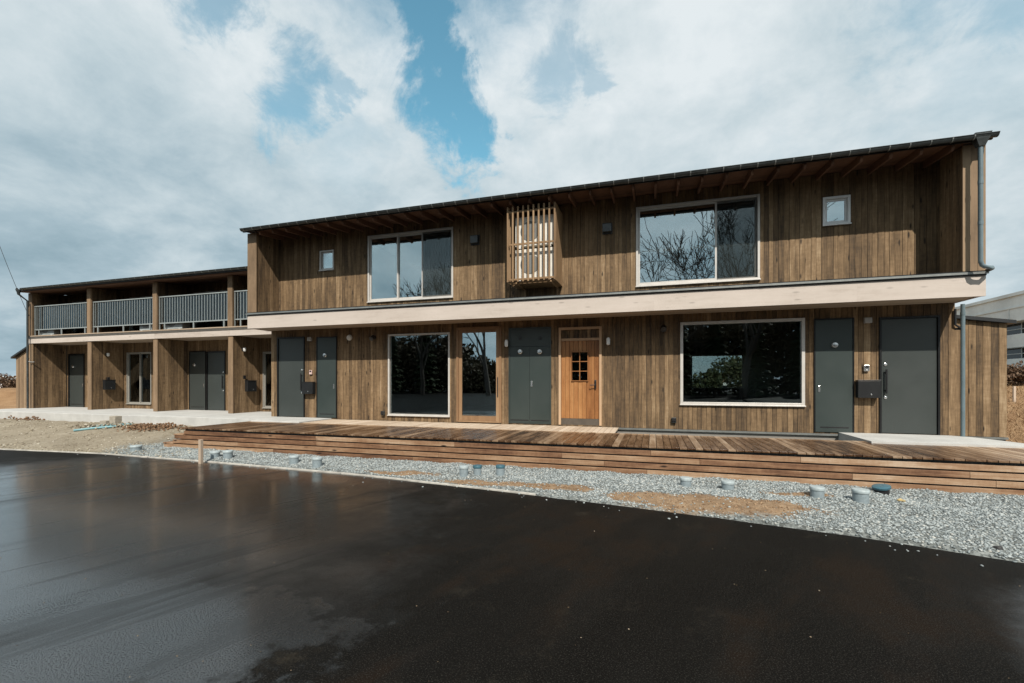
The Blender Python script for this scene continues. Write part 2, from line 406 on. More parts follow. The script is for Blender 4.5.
def minus(segs, a, b):
    out = []
    for s0, s1 in segs:
        if b <= s0 or a >= s1: out.append((s0, s1)); continue
        if a > s0: out.append((s0, a))
        if b < s1: out.append((b, s1))
    return out
def boards(mb, axis, a0, a1, z0, z1, plane, out, holes=(), w=.098, th=.012, ztop=None):
    """vertical board-on-board cladding; plane = inner face, out = +-1 direction it faces"""
    n = max(1, round((a1-a0)/w)); edges = [a0+(a1-a0)*i/n+(random.uniform(-.013, .013) if 0 < i < n else 0) for i in range(n+1)]
    for i in range(n):
        e0, e1 = edges[i], edges[i+1]; rnd = random.random()
        cuts = sorted({e0, e1, *[q for h in holes for q in h[:2] if e0 < q < e1]})
        proud = th*(1.28 if i % 2 else 1.0)+random.uniform(-.0015, .0015)
        for c0, c1 in zip(cuts[:-1], cuts[1:]):
            if c1-c0 < .002: continue
            segs = [(z0, z1 if ztop is None else ztop((c0+c1)/2))]
            for h in holes:
                if h[0] < (c0+c1)/2 < h[1]: segs = minus(segs, h[2], h[3])
            g = .0030
            for s0, s1 in segs:
                l0 = c0+(g if c0 == e0 else 0); l1 = c1-(g if c1 == e1 else 0)
                p0, p1 = plane, plane+out*proud
                if axis == 'X': mb.box(l0, l1, p0, p1, s0, s1, rnd)
                else: mb.box(p0, p1, l0, l1, s0, s1, rnd)
def panel(mb, x0, x1, z0, z1, y0, y1, holes=()):
    xs = sorted({x0, x1, *[min(max(q, x0), x1) for h in holes for q in h[:2]]})
    for a, b in zip(xs[:-1], xs[1:]):
        segs = [(z0, z1)]
        for h in holes:
            if h[0] < (a+b)/2 < h[1]: segs = minus(segs, h[2], h[3])
        for s0, s1 in segs: mb.box(a, b, y0, y1, s0, s1)

# ------------------------------------------------------------------ ground
DW, DB, DL, DLW = 10.9, 10.07, 11.5, 12.6        # main wall, main beam, wing front, wing back wall
ZP = .59                                         # porch level
EDGE = [(-300, -20), (-60, 3.0), (-30, 5.6), (-18, 6.55), (-14.9, 6.80), (-11.96, 7.05), (-8.84, 6.98), (-4.85, 6.76), (-1.97, 6.37), (.68, 5.93), (2.12, 5.62), (2.6, 5.46), (3.18, 5.26), (8, 3.9), (20, 1.2), (300, -60)]
EX, EDp = np.array([e[0] for e in EDGE], float), np.array([e[1] for e in EDGE], float)
def edge(x): return np.interp(x, EX, EDp)
def sstep(a, b, x):
    t = np.clip((x-a)/(b-a), 0, 1); return t*t*(3-2*t)
def terrain(x, y):
    x = np.asarray(x, float); y = np.asarray(y, float)
    s = y-edge(x)
    z = -.045+.065*sstep(-.06, .10, s)+.045*sstep(.1, .8, s)
    z = z+.27*sstep(7.5, 9.9, y)
    z = z+1.85*sstep(12.5, 29, y)*sstep(6.8, 10.5, x)*(1-.5*sstep(60, 120, y))
    z = z+.95*np.exp(-((x+35)/5.0)**2-((y-16.2)/1.8)**2)
    near = sstep(.0, .3, s)*(1-sstep(40, 60, np.hypot(x, y)))
    z = z+near*(.022*np.sin(x*2.3+1.1*np.sin(y*1.7))*np.sin(y*3.1+.7)+.008*np.sin(x*7.1+y*3.3)+.006*np.sin(x*11.3-y*9.1))
    return z
xs = np.unique(np.concatenate([np.linspace(-500, -60, 24), np.linspace(-60, -26, 60), np.arange(-26, 8.5, .1), np.linspace(8.5, 60, 90), np.linspace(60, 500, 24)]))
ys = np.unique(np.concatenate([np.linspace(-300, -10, 20), np.linspace(-10, 4.5, 40), np.arange(4.5, 13.2, .07), np.linspace(13.2, 40, 70), np.linspace(40, 900, 40)]))
gx, gy = np.meshgrid(xs, ys)
gz = terrain(gx, gy)
V = np.stack([gx.ravel(), gy.ravel(), gz.ravel()], 1)
nx, ny = len(xs), len(ys)
i0 = (np.arange(ny-1)[:, None]*nx+np.arange(nx-1)[None]).ravel()
o = bulk('ground', V, np.stack([i0, i0+1, i0+nx+1, i0+nx], 1), GROUND, smooth=True)
tag(o, kind='structure')
# asphalt sheet (its far border follows the surveyed edge)
axs = np.concatenate([np.linspace(-120, -20, 40), np.arange(-20, 6, .25), np.linspace(6, 60, 40)])
mbv, mbf = [], []
rows = 14
for i, x in enumerate(axs):
    e = float(edge(x))+random.uniform(-.012, .012)
    for j in range(rows+1):
        t_ = j/rows; mbv.append((x, e+(-70-e)*t_**2.2, 0.0 if j else -.004))
A = np.array(mbv); k = rows+1
ii = (np.arange(len(axs)-1)[:, None]*k+np.arange(rows)[None]).ravel()
o = bulk('asphalt_road', A, np.stack([ii, ii+1, ii+k+1, ii+k], 1), ASPH); tag(o, kind='structure')
# pale edging strip along the asphalt
mb = MB(); kx = np.arange(-40, -1.2, .6)
for a, b in zip(kx[:-1], kx[1:]):
    ea, eb = float(edge(a)), float(edge(b)); w_ = .05
    mb._add([(a, ea+.004, -.03), (b, eb+.004, -.03), (b, eb+w_, -.03), (a, ea+w_, -.03), (a, ea+.004, .016), (b, eb+.004, .016), (b, eb+w_, .016), (a, ea+w_, .016)],
            [(4, 5, 6, 7), (0, 1, 5, 4), (2, 3, 7, 6)])
tag(mb.build('kerb_edging', plain('kerb_mortar', (.40, .385, .35), .85, 0, .25, 5, .2)), kind='structure')
# distant hills on the left horizon and behind
mb = MB(); hp = [(-1500, 0)]
for i in range(61):
    x = -1500+i*45; hp.append((x, 6+7*math.sin(i*.9)*math.sin(i*.37)+5*math.sin(i*.21+1)))
hp.append((1200, 0)); mb.prism([(p[0], p[1]-2) for p in hp], 'Y', 900, 960)
tag(mb.build('distant_hills', HILLM), kind='structure')

# loose stones
ICO = None
def ico():
    bm = bmesh.new(); bmesh.ops.create_icosphere(bm, subdivisions=1, radius=1); bm.verts.index_update()
    v = np.array([q.co[:] for q in bm.verts]); f = np.array([[q.index for q in fc.verts] for fc in bm.faces]); bm.free(); return v, f
IV, IF = ico()
def scatter(name, pts, size, mat, flat=.62):
    n = len(pts); nv = len(IV)
    q = rng.normal(size=(n, 3, 3)); Q, _ = np.linalg.qr(q)
    sc_ = size[:, None]*rng.uniform(.65, 1.25, (n, 3))
    loc = IV[None]*(1+rng.uniform(-.22, .22, (n, nv, 1)))*sc_[:, None, :]
    loc = np.einsum('nij,nkj->nki', Q, loc); loc[:, :, 2] *= flat
    v = (loc+pts[:, None, :]).reshape(-1, 3)
    f = (IF[None]+(np.arange(n)*nv)[:, None, None]).reshape(-1, 3)
    return bulk(name, v, f, mat, np.repeat(rng.random(n), nv))
def sandmask(x, y):
    m = np.zeros_like(x)
    for sx, sy, rx, ry in SAND:
        q = np.hypot((x-sx)/rx, (y-sy)/ry)+.35*np.sin(x*5+y*3)*np.sin(y*9-x*2)*.6
        m = np.maximum(m, 1-sstep(.7, 1.15, q))
    return m
n = 105000
px_ = rng.uniform(-12.3, 4.8, n); py_ = rng.uniform(4.6, 8.15, n)
s_ = py_-edge(px_)
keep = ((s_ > .03) | ((s_ > -.45) & (rng.random(n) < .05*np.exp(s_/.14)))) & (rng.random(n) < (1-.97*sandmask(px_, py_))) & (rng.random(n) < sstep(-12.2, -10.4, px_)+.1) & (rng.random(n) < .4+.6*sstep(.02, .3, s_))
px_, py_ = px_[keep], py_[keep]; sz = rng.uniform(.007, .0175, len(px_))
o = scatter('gravel', np.stack([px_, py_, np.maximum(0, terrain(px_, py_))+sz*.25], 1), sz, STONE)
tag(o, 'loose grey crushed stone spread between the wooden deck and the asphalt', 'gravel', kind='stuff')
n = 26000
px_ = rng.uniform(-6, 3, n); py_ = rng.uniform(5.6, 7.6, n); keep = (rng.random(n) < sandmask(px_, py_)*.55) & (py_ > edge(px_)+.03); px_, py_ = px_[keep], py_[keep]
sz = rng.uniform(.004, .016, len(px_))*rng.uniform(.5, 1.1, len(px_))
o = scatter('soil_crumbs', np.stack([px_, py_, terrain(px_, py_)+sz*.2], 1), sz, SANDC)
tag(o, 'crumbly tan earth lying in patches on the gravel by the asphalt', 'soil', kind='stuff')
n = 15000
px_ = rng.uniform(-26, -9.8, n); py_ = rng.uniform(5.6, 10.0, n); s_ = py_-edge(px_)
clump = np.sin(px_*1.7+py_*2.1)*np.sin(py_*2.9-px_*.8)+.5*np.sin(px_*5.3+1)*np.sin(py_*6.1)
keep = (s_ > .02) & (rng.random(n) < .12+.5*np.clip(clump, 0, 1)+.5*np.exp(-(s_/.45)**2)) & ~((px_ > -11.3) & (py_ > 7.8))
px_, py_ = px_[keep], py_[keep]; sz = rng.uniform(.008, .03, len(px_))*rng.uniform(.5, 1.2, len(px_))
o = scatter('pebbles', np.stack([px_, py_, terrain(px_, py_)+sz*.2], 1), sz, STONEB)
tag(o, 'beige pebbles and grit strewn over the bare soil before the balcony wing', 'pebbles', kind='stuff')
n = 170
px_ = rng.uniform(-9, 3.4, n); py_ = rng.uniform(1.2, 6.6, n); keep = py_ < edge(px_)-.02
px_, py_ = px_[keep], py_[keep]; sz = rng.uniform(.003, .007, len(px_))
o = scatter('litter', np.stack([px_, py_, sz*.2], 1), sz, SPECK, .35)
tag(o, 'tiny leaf scraps and stones lying on the dark wet asphalt', 'litter', kind='stuff')

# ------------------------------------------------------------------ concrete porches
mb = MB(); mb.bbox(-23.75, -10.35, 9.95, DLW, -.1, ZP, .012); mb.bbox(-10.347, -8.75, 9.62, 10.88, -.1, ZP, .012)
tag(mb.build('porch_slab', CONC), kind='structure')
xl = X_at(838, DW)
mb = MB()
poly = [(xl, .1), (xl, ZP), (5.45, ZP), (5.8, ZP-.02), (6.3, ZP-.075), (7.0, ZP-.16), (7.4, ZP-.2), (7.4, .1)]
mb.prism(poly, 'Y', 9.40, DW-.03)
tag(mb.build('entrance_slab', CONC), kind='structure')

# ------------------------------------------------------------------ shared door / window parts
def rect(px0, px1, pyt, pyb, D):
    """world rectangle from the left/right/top/bottom picture measures (top, bottom taken at the middle)"""
    x0, x1 = X_at(px0, D), X_at(px1, D); pm = (px0+px1)/2
    xm = (x0+x1)/2
    d = xm*AX+D*AY
    return x0, x1, EYE+(HY-pyb)*d/FOC, EYE+(HY-pyt)*d/FOC
def flat_door(b, r, D, mat, side, handle='bar', vent=False, slot=False, frame=.035, label=None, recess=.03, name='door'):
    x0, x1, z0, z1 = r
    f = MB()
    f.box(x0, x0+frame, D-.045, D+.09, z0, z1); f.box(x1-frame, x1, D-.045, D+.09, z0, z1); f.box(x0+frame, x1-frame, D-.045, D+.09, z1-frame, z1)
    d = MB(); d.bbox(x0+frame+.004, x1-frame-.004, D-.045+recess, D+.04, z0+.012, z1-frame-.004, .004)
    dr = d.build(name, mat, b)
    if label: dr['label'] = label
    f.build('frame', DARK, dr)
    yf = D-.045+recess
    hx = (x0+frame+.07) if side < 0 else (x1-frame-.07)
    if handle == 'bar':
        h = MB(); h.tube([(hx, yf-.055, z0+.80), (hx, yf-.055, z0+1.28)], .017, 10)
        for q in (z0+.86, z0+1.22): h.tube([(hx, yf-.055, q), (hx, yf, q)], .012, 8)
        h.build('handle', BLACK, dr, True)
        h = MB()
        for q in (z0+.72, z0+1.38): h.lathe((hx, yf, q), [(.028, 0), (.028, -.012), (.02, -.016)], 'Y', 14)
        h.build('lock', CHROM, dr, True)
    elif handle == 'tab':
        h = MB(); h.bbox(hx-.018, hx+.018, yf-.012, yf, z0+.84, z0+.97, .003); h.build('handle', CHROM, dr)
    if vent:
        vx, vz = vent; h = MB(); h.lathe((vx, yf, vz), [(.062, .0), (.062, -.03), (.05, -.045), (.02, -.05)], 'Y', 18); h.build('vent', CHROM, dr, True)
    if slot:
        h = MB(); h.box(x0+frame+.09, x1-frame-.07, yf-.002, yf+.004, z0+.10, z0+.125); h.build('slot', BLACK, dr)
    # threshold and hinge closer
    return dr
def window(b, r, D, mull=(), fw=.045, glass=GLASSU, sash=True, reveal=.10, curtain=None, mat=ALU, sill=True, sashw=.04, proud=.035, label=None, net=None):
    x0, x1, z0, z1 = r
    f = MB(); y0, y1 = D-proud, D+reveal
    f.bbox(x0, x0+fw, y0, y1, z0, z1, .003); f.bbox(x1-fw, x1, y0, y1, z0, z1, .003)
    f.bbox(x0+fw, x1-fw, y0, y1, z1-fw, z1, .003); f.bbox(x0+fw, x1-fw, y0, y1, z0, z0+fw, .003)
    w = f.build('window', mat, b)
    if label: w['label'] = label
    if sill:
        s = MB(); s.bbox(x0-.01, x1+.01, y0-.03, y0, z0-.012, z0+.012, .003); s.build('sill', mat, w)
    xs_ = [x0+fw]+list(mull)+[x1-fw]
    for i, (a, c) in enumerate(zip(xs_[:-1], xs_[1:])):
        yg = D+.03+(.035 if i % 2 else 0)
        if sash:
            s = MB(); k = sashw; lo, hi = z0+fw+.002, z1-fw-.002
            a_ = a-(.018 if i else -.002); c_ = c+(.018 if i < len(xs_)-2 else -.002)
            s.box(a_, a_+k, yg-.017, yg+.017, lo, hi); s.box(c_-k, c_, yg-.017, yg+.017, lo, hi)
            s.box(a_+k, c_-k, yg-.017, yg+.017, lo, lo+k*1.2); s.box(a_+k, c_-k, yg-.017, yg+.017, hi-k, hi)
            s.build('sash', mat, w)
            g = MB(); g.box(a_+k, c_-k, yg-.004, yg+.004, lo+k*1.2, hi-k); g.build('pane', glass, w)
        else:
            g = MB(); g.box(a, c, yg-.004, yg+.004, z0+fw, z1-fw); g.build('pane', glass, w)
        if net is not None and i == net:
            s = MB(); s.box(a+.02, c-.012, D-.012, D-.010, z0+fw+.02, z1-fw-.02); s.build('insect_screen', NET, w)
        if curtain and i in curtain:
            s = MB(); m_ = 46; vs = []
            for j in range(m_+1):
                x = a+(c-a)*j/m_; y = D+.22+.025*math.sin(j*1.3)+.012*math.sin(j*.7)
                vs += [(x, y, z0+.03), (x, y, z1-.1)]
            s._add(vs, [(2*j, 2*j+2, 2*j+3, 2*j+1) for j in range(m_)], .5)
            cu = s.build('curtain', CURT, w); md = cu.modifiers.new('thick', 'SOLIDIFY'); md.thickness = .004
    return w

# ================================================================== MAIN BLOCK
X0, X1 = -10.92, 5.555
DR = 18.3                                        # rear wall
ZB0, ZB1, ZE = 3.128, 3.512, 5.80                # beam, eave line
B = thing('apartment_block', 'two-storey brown timber block with long pale beam, many doors and wide windows', 'building', (-2.7, 13, .4))
def roofz(y): return ZE+.10*(y-9.95)             # roof underside
# openings of the ground floor
rDL = rect(278, 305.4, 337.2, 416.7, DW); rCL = rect(317.4, 337.4, 336.9, 418.3, DW)
rWL = rect(388.5, 450.2, 333.4, 415.9, DW); rSL = rect(457, 501.8, 327.0, 421.9, DW)
rCU = rect(509, 551.4, 327.6, 423.6, DW); rWD = rect(559, 601.8, 327.2, 425.0, DW)
rWR = rect(680.2, 804.6, 320.3, 405.3, DW); rCR = rect(813.5, 853.4, 318.5, 432.8, DW); rDR = rect(878.6, 939, 316.6, 433.6, DW)
zs = lambda r, z=ZP: (r[0], r[1], z, r[3])
rDL, rCL, rSL, rCU, rWD, rDR = [zs(r) for r in (rDL, rCL, rSL, rCU, rWD, rDR)]
lower = [rDL, rCL, rWL, rSL, rCU, rWD, rWR, rCR, rDR]
r1 = rect(320.4, 334.3, 250.6, 270.6, DW); r2 = rect(368.3, 453.5, 231.8, 300.2, DW)
r3 = rect(636.1, 759.7, 201.3, 283.5, DW); r4 = rect(822.4, 850, 196.6, 225.2, DW)
upper = [r1, r2, r3, r4]
ZF = .56
mb = MB(); boards(mb, 'X', X0, X1, ZF, ZB0+.05, DW, -1, lower); mb.build('wall', CLAD, B)
mb = MB(); boards(mb, 'X', X0+.26, X1-.26, ZB1+.04, roofz(DW)+.02, DW, -1, upper); mb.build('wall', CLAD, B)
mb = MB(); panel(mb, X0, X1, .42, roofz(DW+.06), DW+.003, DW+.125, lower+upper); mb.build('wall_core', ROOM, B)
# end walls, rear wall with one window
rB = (X_at(691, DR), X_at(754, DR), Z_at(722, 389, DR), Z_at(722, 354.5, DR))
mb = MB()
boards(mb, 'Y', DW+.0, DR, .5, 3, X0+.02, -1, ztop=lambda y: roofz(y)-.01); boards(mb, 'Y', DW+.0, DR, .5, 3, X1-.02, 1, ztop=lambda y: roofz(y)-.01)
boards(mb, 'X', X0, X1, .5, roofz(DR)-.02, DR+.1, 1, [rB])
mb.build('wall', CLAD, B)
mb = MB(); mb.prism([(DW+.127, .45), (DR, .45), (DR, roofz(DR)-.02), (DW+.127, roofz(DW)-.02)], 'X', X0+.022, X0+.14); mb.prism([(DW+.127, .45), (DR, .45), (DR, roofz(DR)-.02), (DW+.127, roofz(DW)-.02)], 'X', X1-.14, X1-.022)
panel(mb, X0+.142, X1-.142, .45, roofz(DR)-.03, DR-.02, DR+.098, [rB])
mb.build('wall_core', ROOM, B)
window(B, rB, DR+.02, (), glass=GLASSL, sash=False, sill=False)
mb = MB(); mb.box(X0+.142, X1-.142, DW+.13, DR-.025, .45, .60); mb.build('room_floor', ROOMF, B)
mb = MB(); mb.box(X0+.142, X1-.142, DW+.13, DR-.025, 3.13, 3.42); mb.build('storey_floor', ROOM, B)
for q in (X_at(345, DW), X_at(553, DW)+.03, X_at(604, DW)+.08, X_at(808, DW)+.05):
    mb = MB(); mb.box(q-.05, q+.05, DW+.13, DR-.03, .602, 3.125); mb.build('partition', ROOM, B)
for q in (X_at(345, DW), X_at(480, DW), X_at(600, DW), X_at(790, DW)):
    mb = MB(); mb.box(q-.05, q+.05, DW+.13, DR-.03, 3.423, 5.85); mb.build('partition', ROOM, B)
# footing
mb = MB(); mb.box(X0+.01, X1-.01, DW-.012, DW+.12, .2, .418); mb.box(X0+.01, X0+.13, DW+.121, DR, .2, .44); mb.box(X1-.13, X1-.01, DW+.121, DR, .2, .44); mb.build('footing', FOUNDD, B)
mb = MB(); mb.box(rWD[1]+.03, xl-.005, DW-.045, DW-.003, .515, .556); mb.build('base_flashing', FLASH, B)
# projecting end fins of the upper storey
xfl, xfr = X_at(256.1, DB), X_at(963.4, DB)
for a, c, inner, outer in ((X0, xfl, 1, -1), (xfr, X1, -1, 1)):
    mb = MB()
    ya, yb = DB+.02, DW-.035
    boards(mb, 'Y', ya, yb+.015, ZB1+.045, 6, c-.02 if inner > 0 else a+.02, inner, w=.105, ztop=lambda y: roofz(y)-.005)
    boards(mb, 'Y', ya, yb+.033, ZB1+.045, 6, a+.02 if outer < 0 else c-.02, outer, w=.105, ztop=lambda y: roofz(y)-.005)
    mb.prism([(ya+.001, ZB1+.046), (yb, ZB1+.046), (yb, roofz(yb)-.01), (ya+.001, roofz(ya)-.01)], 'X', min(a, c)+.022, max(a, c)-.022)
    mb.build('fin_wall', CLAD, B)
    mb = MB()
    if inner > 0: mb.box(a-.012, c+.012, DB-.008, DB+.018, ZB1+.045, roofz(DB)-.01)
    else:
        mb.box(a-.012, a+.105, DB-.008, DB+.018, ZB1+.045, roofz(DB)-.01, .85)
        mb.box(a+.11, a+.20, DB-.002, DB+.018, ZB1+.045, roofz(DB)-.01, .1); mb.box(a+.203, c+.012, DB-.008, DB+.018, ZB1+.045, roofz(DB)-.01, .5)
    mb.build('corner_board', CLADX, B)
# beam, soffit, ledge, flashing
mb = MB(); cutx = [X0-.02, -7.3, -3.62, .02, 3.66, X1+.02]
for a, c in zip(cutx[:-1], cutx[1:]): mb.box(a+.0003, c-.0003, DB, DB+.045, ZB0, ZB1, random.uniform(.4, .56))
mb.build('beam', PALE, B)
mb = MB(); 
for i in range(6): mb.box(X0-.0, X1+.0, DB+.047+i*.131, DB+.047+i*.131+.128, ZB0+.02, ZB0+.035)
mb.build('soffit', SOFF, B)
for a in (X0, X1-.03): mb = MB(); mb.box(a, a+.03, DB+.047, DW-.03, ZB0+.004, ZB1-.01); mb.build('beam_end', PALE, B)
mb = MB(); mb.box(X0-.04, X1+.04, DB-.045, DB-.02, ZB1+.002, ZB1+.042); mb.prism([(DB-.0195, ZB1+.012), (DB-.0195, ZB1+.040), (DW-.02, ZB1+.075), (DW-.02, ZB1+.03)], 'X', X0-.04, X1+.04)
mb.build('beam_flashing', FLASH, B)
mb = MB(); mb.box(X0-.042, X1+.042, DB-.047, DB-.019, ZB1+.0425, ZB1+.058); mb.box(X0-.02, X1+.02, DB-.02, DB-.001, ZB1-.022, ZB1+.0015); mb.build('drip_edge', DARK, B)
# roof, rafters, fascia board, gutter
mb = MB(); ya, yb = 9.90, DR+.4
mb.prism([(ya, roofz(ya)+.045), (yb, roofz(yb)+.045), (yb, roofz(yb)+.09), (ya, roofz(ya)+.09)], 'X', X0-.03, X1+.03)
roof = mb.build('roof', ROOFM, B)
mb = MB(); ya = 9.96
for i in range(9): 
    y_ = ya+i*.106; mb.prism([(y_, roofz(y_)+.03), (y_+.103, roofz(y_+.103)+.03), (y_+.103, roofz(y_+.103)+.042), (y_, roofz(y_)+.042)], 'X', X0-.03, X1+.03)
mb.build('eave_boards', RAFT, roof)
mb = MB(); mb.box(X0-.03, X1+.03, 9.915, 9.955, ZE-.0, ZE+.04); mb.build('eave_fascia', DARK, roof)
x = xfl+.22
while x < xfr-.1:
    m2 = MB(); m2.prism([(9.957, roofz(9.957)-.045), (9.99, roofz(9.99)-.10), (DW-.034, roofz(DW)-.10), (DW-.034, roofz(DW)+.028), (9.957, roofz(9.957)+.028)], 'X', x-.022, x+.022)
    m2.build('rafter', RAFT, B); x += .455
def gutter(b, gx0, gx1, y, z, r=.062, step=.303):
    n = 9; mb = MB(); vs = []
    for xx in (gx0, gx1):
        vs += [(xx, y-r*math.cos(math.pi*i/n), z-r*1.0*math.sin(math.pi*i/n)) for i in range(n+1)]
        vs += [(xx, y-(r-.006)*math.cos(math.pi*i/n), z-(r-.006)*math.sin(math.pi*i/n)) for i in range(n, -1, -1)]
    k = 2*(n+1)
    fs = [(i, i+1, k+i+1, k+i) for i in range(k-1)]+[(k-1, 0, k, 2*k-1)]
    fs += [(i, i+1, k-2-i, k-1-i) for i in range(n)]+[(k+i, k+k-1-i, k+k-2-i, k+i+1) for i in range(n)]
    mb._add(vs, fs)
    for xx in (gx0, gx1-.004):
        mb._add([(xx+d, y-r*math.cos(math.pi*i/n), z-r*math.sin(math.pi*i/n)) for d in (0, .004) for i in range(n+1)],
                [tuple(range(n+1)), tuple(range(2*n+1, n, -1))]+[(i, n+1+i, n+2+i, i+1) for i in range(n)])
    mb.tube([(gx0, y-r, z), (gx1, y-r, z)], .009, 6)
    g = mb.build('gutter', GUTT, b, True)
    x = gx0+.12
    while x < gx1-.05:
        q = MB(); pts = [(x, y-(r+.004)*math.cos(math.pi*i/8), z-(r+.004)*math.sin(math.pi*i/8)) for i in range(6)]
        for p0, p1 in zip(pts[:-1], pts[1:]):
            q._add([(x-.008, *p0[1:]), (x+.008, *p0[1:]), (x+.008, *p1[1:]), (x-.008, *p1[1:]),
                    (x-.008, p0[1]-.003, p0[2]-.002), (x+.008, p0[1]-.003, p0[2]-.002), (x+.008, p1[1]-.003, p1[2]-.003), (x-.008, p1[1]-.003, p1[2]-.003)],
                   [(0, 1, 2, 3), (4, 5, 6, 7), (0, 1, 5, 4), (1, 2, 6, 5), (2, 3, 7, 6), (3, 0, 4, 7)])
        q.build('gutter_bracket', FLASH, g); x += step
    return g
gutter(B, X_at(241.5, 9.845), X_at(997.5, 9.845), 9.845, ZE+.055)
# hopper and downpipes at the right end
px_d = X_at(978.2, 9.93)
mb = MB(); zt = ZE+.09
vs = []
for (hx, hy, zz) in ((.115, .085, zt), (.11, .08, zt-.03), (.09, .07, zt-.10), (.05, .05, zt-.20), (.045, .045, zt-.22)):
    vs += [(px_d+sx*hx, 9.87+sy*hy, zz) for sx, sy in ((-1, -1), (1, -1), (1, 1), (-1, 1))]
mb._add(vs, [(4*i+j, 4*i+(j+1) % 4, 4*i+4+(j+1) % 4, 4*i+4+j) for i in range(4) for j in range(4)]+[(0, 1, 2, 3), (16, 17, 18, 19)])
dp = mb.build('rain_hopper', GUTT, B)
mb = MB(); zlow = ZB1+.07
mb.tube([(px_d, 9.87, zt-.22), (px_d, 9.87, zlow+.12), (px_d+.02, 9.87, zlow+.05), (px_d+.06, 9.87, zlow+.02), (px_d+.16, 9.88, zlow), (px_d+.20, 9.95, zlow)], .034, 12)
mb.tube([(px_d, 9.87, zt-.8), (px_d, 9.87, zt-.86)], .039, 12); mb.tube([(px_d, 9.87, zt-1.5), (px_d, 9.87, zt-1.56)], .039, 12)
dpn = mb.build('downpipe', DPIPE, B, True)
mb = MB(); mb.tube([(px_d+.20, 9.95, zlow), (px_d+.2, 10.3, zlow-.02), (px_d+.2, DW+.2, zlow-.08)], .034, 12); mb.build('pipe_elbow', GUTT, dpn, True)
xp = X_at(962.8, DW-.05)
mb = MB(); mb.tube([(xp, DW-.05, ZB0-.02), (xp, DW-.05, .5)], .034, 12); mb.tube([(xp, DW-.05, 2.9), (xp, DW-.05, 2.96)], .039, 12)
d2 = mb.build('downpipe', DPIPE, B, True)
mb = MB(); mb.box(X1-.0, xp+.03, DW-.03, DW+.01, 2.62, 2.66); mb.tube([(X1-.02, DW-.06, 3.02), (X1-.02, DW-.06, 2.72), (X1+.06, DW-.05, 2.66)], .02, 8); mb.build('pipe_clip', BLACK, d2)
# windows
XA = lambda p: X_at(p, DW)
window(B, r1, DW, fw=.035, sashw=.03, label='small square window high on the left of the upper storey')
window(B, r2, DW, (XA(397.3), XA(422)), curtain=(2,), net=2, label='three-light sliding window with a grey curtain on its right')
window(B, r3, DW, (XA(716.2),), net=1, label='wide two-light window reflecting bare trees')
window(B, r4, DW, mat=plain('white_frame', (.72, .72, .71), .4, 0, .04), fw=.05, sashw=.035, label='small square window high on the right of the upper storey')
window(B, rWL, DW, sash=False, glass=GLASSL, label='tall picture window left of the timber glazed door')
window(B, rWR, DW, sash=False, glass=GLASSL, fw=.06, label='wide picture window with a view through to the rear')
# glazed timber sliding door
x0, x1, z0, z1 = rSL
mb = MB(); fw = .085
for a, c in ((x0, x0+.06), (x1-.06, x1)): mb.box(a, c, DW-.045, DW+.09, z0, z1)
mb.box(x0+.06, x1-.06, DW-.045, DW+.09, z1-.06, z1); mb.box(x0+.06, x1-.06, DW-.045, DW+.09, z0, z0+.03)
gd = mb.build('glazed_door', GTRIM, B); gd['label'] = 'timber-framed glazed sliding door'
mb = MB(); a, c = x0+.062, x1-.062
mb.box(a, a+fw, DW-.02, DW+.03, z0+.032, z1-.062); mb.box(c-fw, c, DW-.02, DW+.03, z0+.032, z1-.062)
mb.box(a+fw, c-fw, DW-.02, DW+.03, z0+.032, z0+.032+.13); mb.box(a+fw, c-fw, DW-.02, DW+.03, z1-.062-.08, z1-.062); mb.build('sash', GTRIM, gd)
mb = MB(); mb.box(a+fw, c-fw, DW+.0, DW+.008, z0+.162, z1-.142); mb.build('pane', GLASSU, gd)
mb = MB(); mb.box(c-fw*.6, c-fw*.35, DW-.034, DW-.0205, z0+.65, z0+1.15); mb.build('handle', BLACK, gd)
# grey doors
def VZ(px, py): return (X_at(px, DW-.02), Z_at(px, py, DW-.02))
flat_door(B, rDL, DW, DOOR, 1, label='grey-green front door at the left end')
flat_door(B, rCL, DW, CUPB, 1, 'tab', VZ(325.7, 355.3), True, frame=.02, recess=.012, label='narrow grey-green cupboard door', name='cupboard_door')
flat_door(B, rCR, DW, CUPB, -1, 'tab', VZ(834.3, 345.2), True, frame=.02, recess=.012, label='grey-green cupboard door beside the right picture window', name='cupboard_door')
flat_door(B, rDR, DW, DOOR, -1, label='wide grey-green front door at the right end')
# double cupboard
x0, x1, z0, z1 = rCU; xm = (x0+x1)/2; zt = Z_at(530, 346.7, DW)
mb = MB(); mb.box(x0, x0+.03, DW-.04, DW+.09, z0, z1); mb.box(x1-.03, x1, DW-.04, DW+.09, z0, z1); mb.box(x0+.03, x1-.03, DW-.04, DW+.09, z1-.03, z1); mb.box(x0+.03, x1-.03, DW-.03, DW+.09, z0, z0+.03)
mb.box(x0+.03, x1-.03, DW-.02, DW+.05, zt+.006, z1-.032)
cu = mb.build('meter_cupboard', CUPB, B); cu['label'] = 'double-leaf grey-green meter cupboard'
for a, c in ((x0+.032, xm-.002), (xm+.002, x1-.032)):
    m2 = MB(); m2.bbox(a, c, DW-.028, DW+.02, z0+.032, zt, .004); lf = m2.build('door_leaf', CUPB, cu)
mb = MB()
for a, c in ((x0+.05, xm-.03), (xm+.03, x1-.05)): mb.box(a, c, DW-.031, DW-.02, z0+.07, z0+.095)
mb.build('slots', BLACK, cu)
for p in (520, 540): q = VZ(p, 338); mb = MB(); mb.lathe((q[0], DW-.02, q[1]), [(.045, 0), (.045, -.012), (.03, -.014)], 'Y', 16); mb.build('air_hole', BLACK, cu, True)
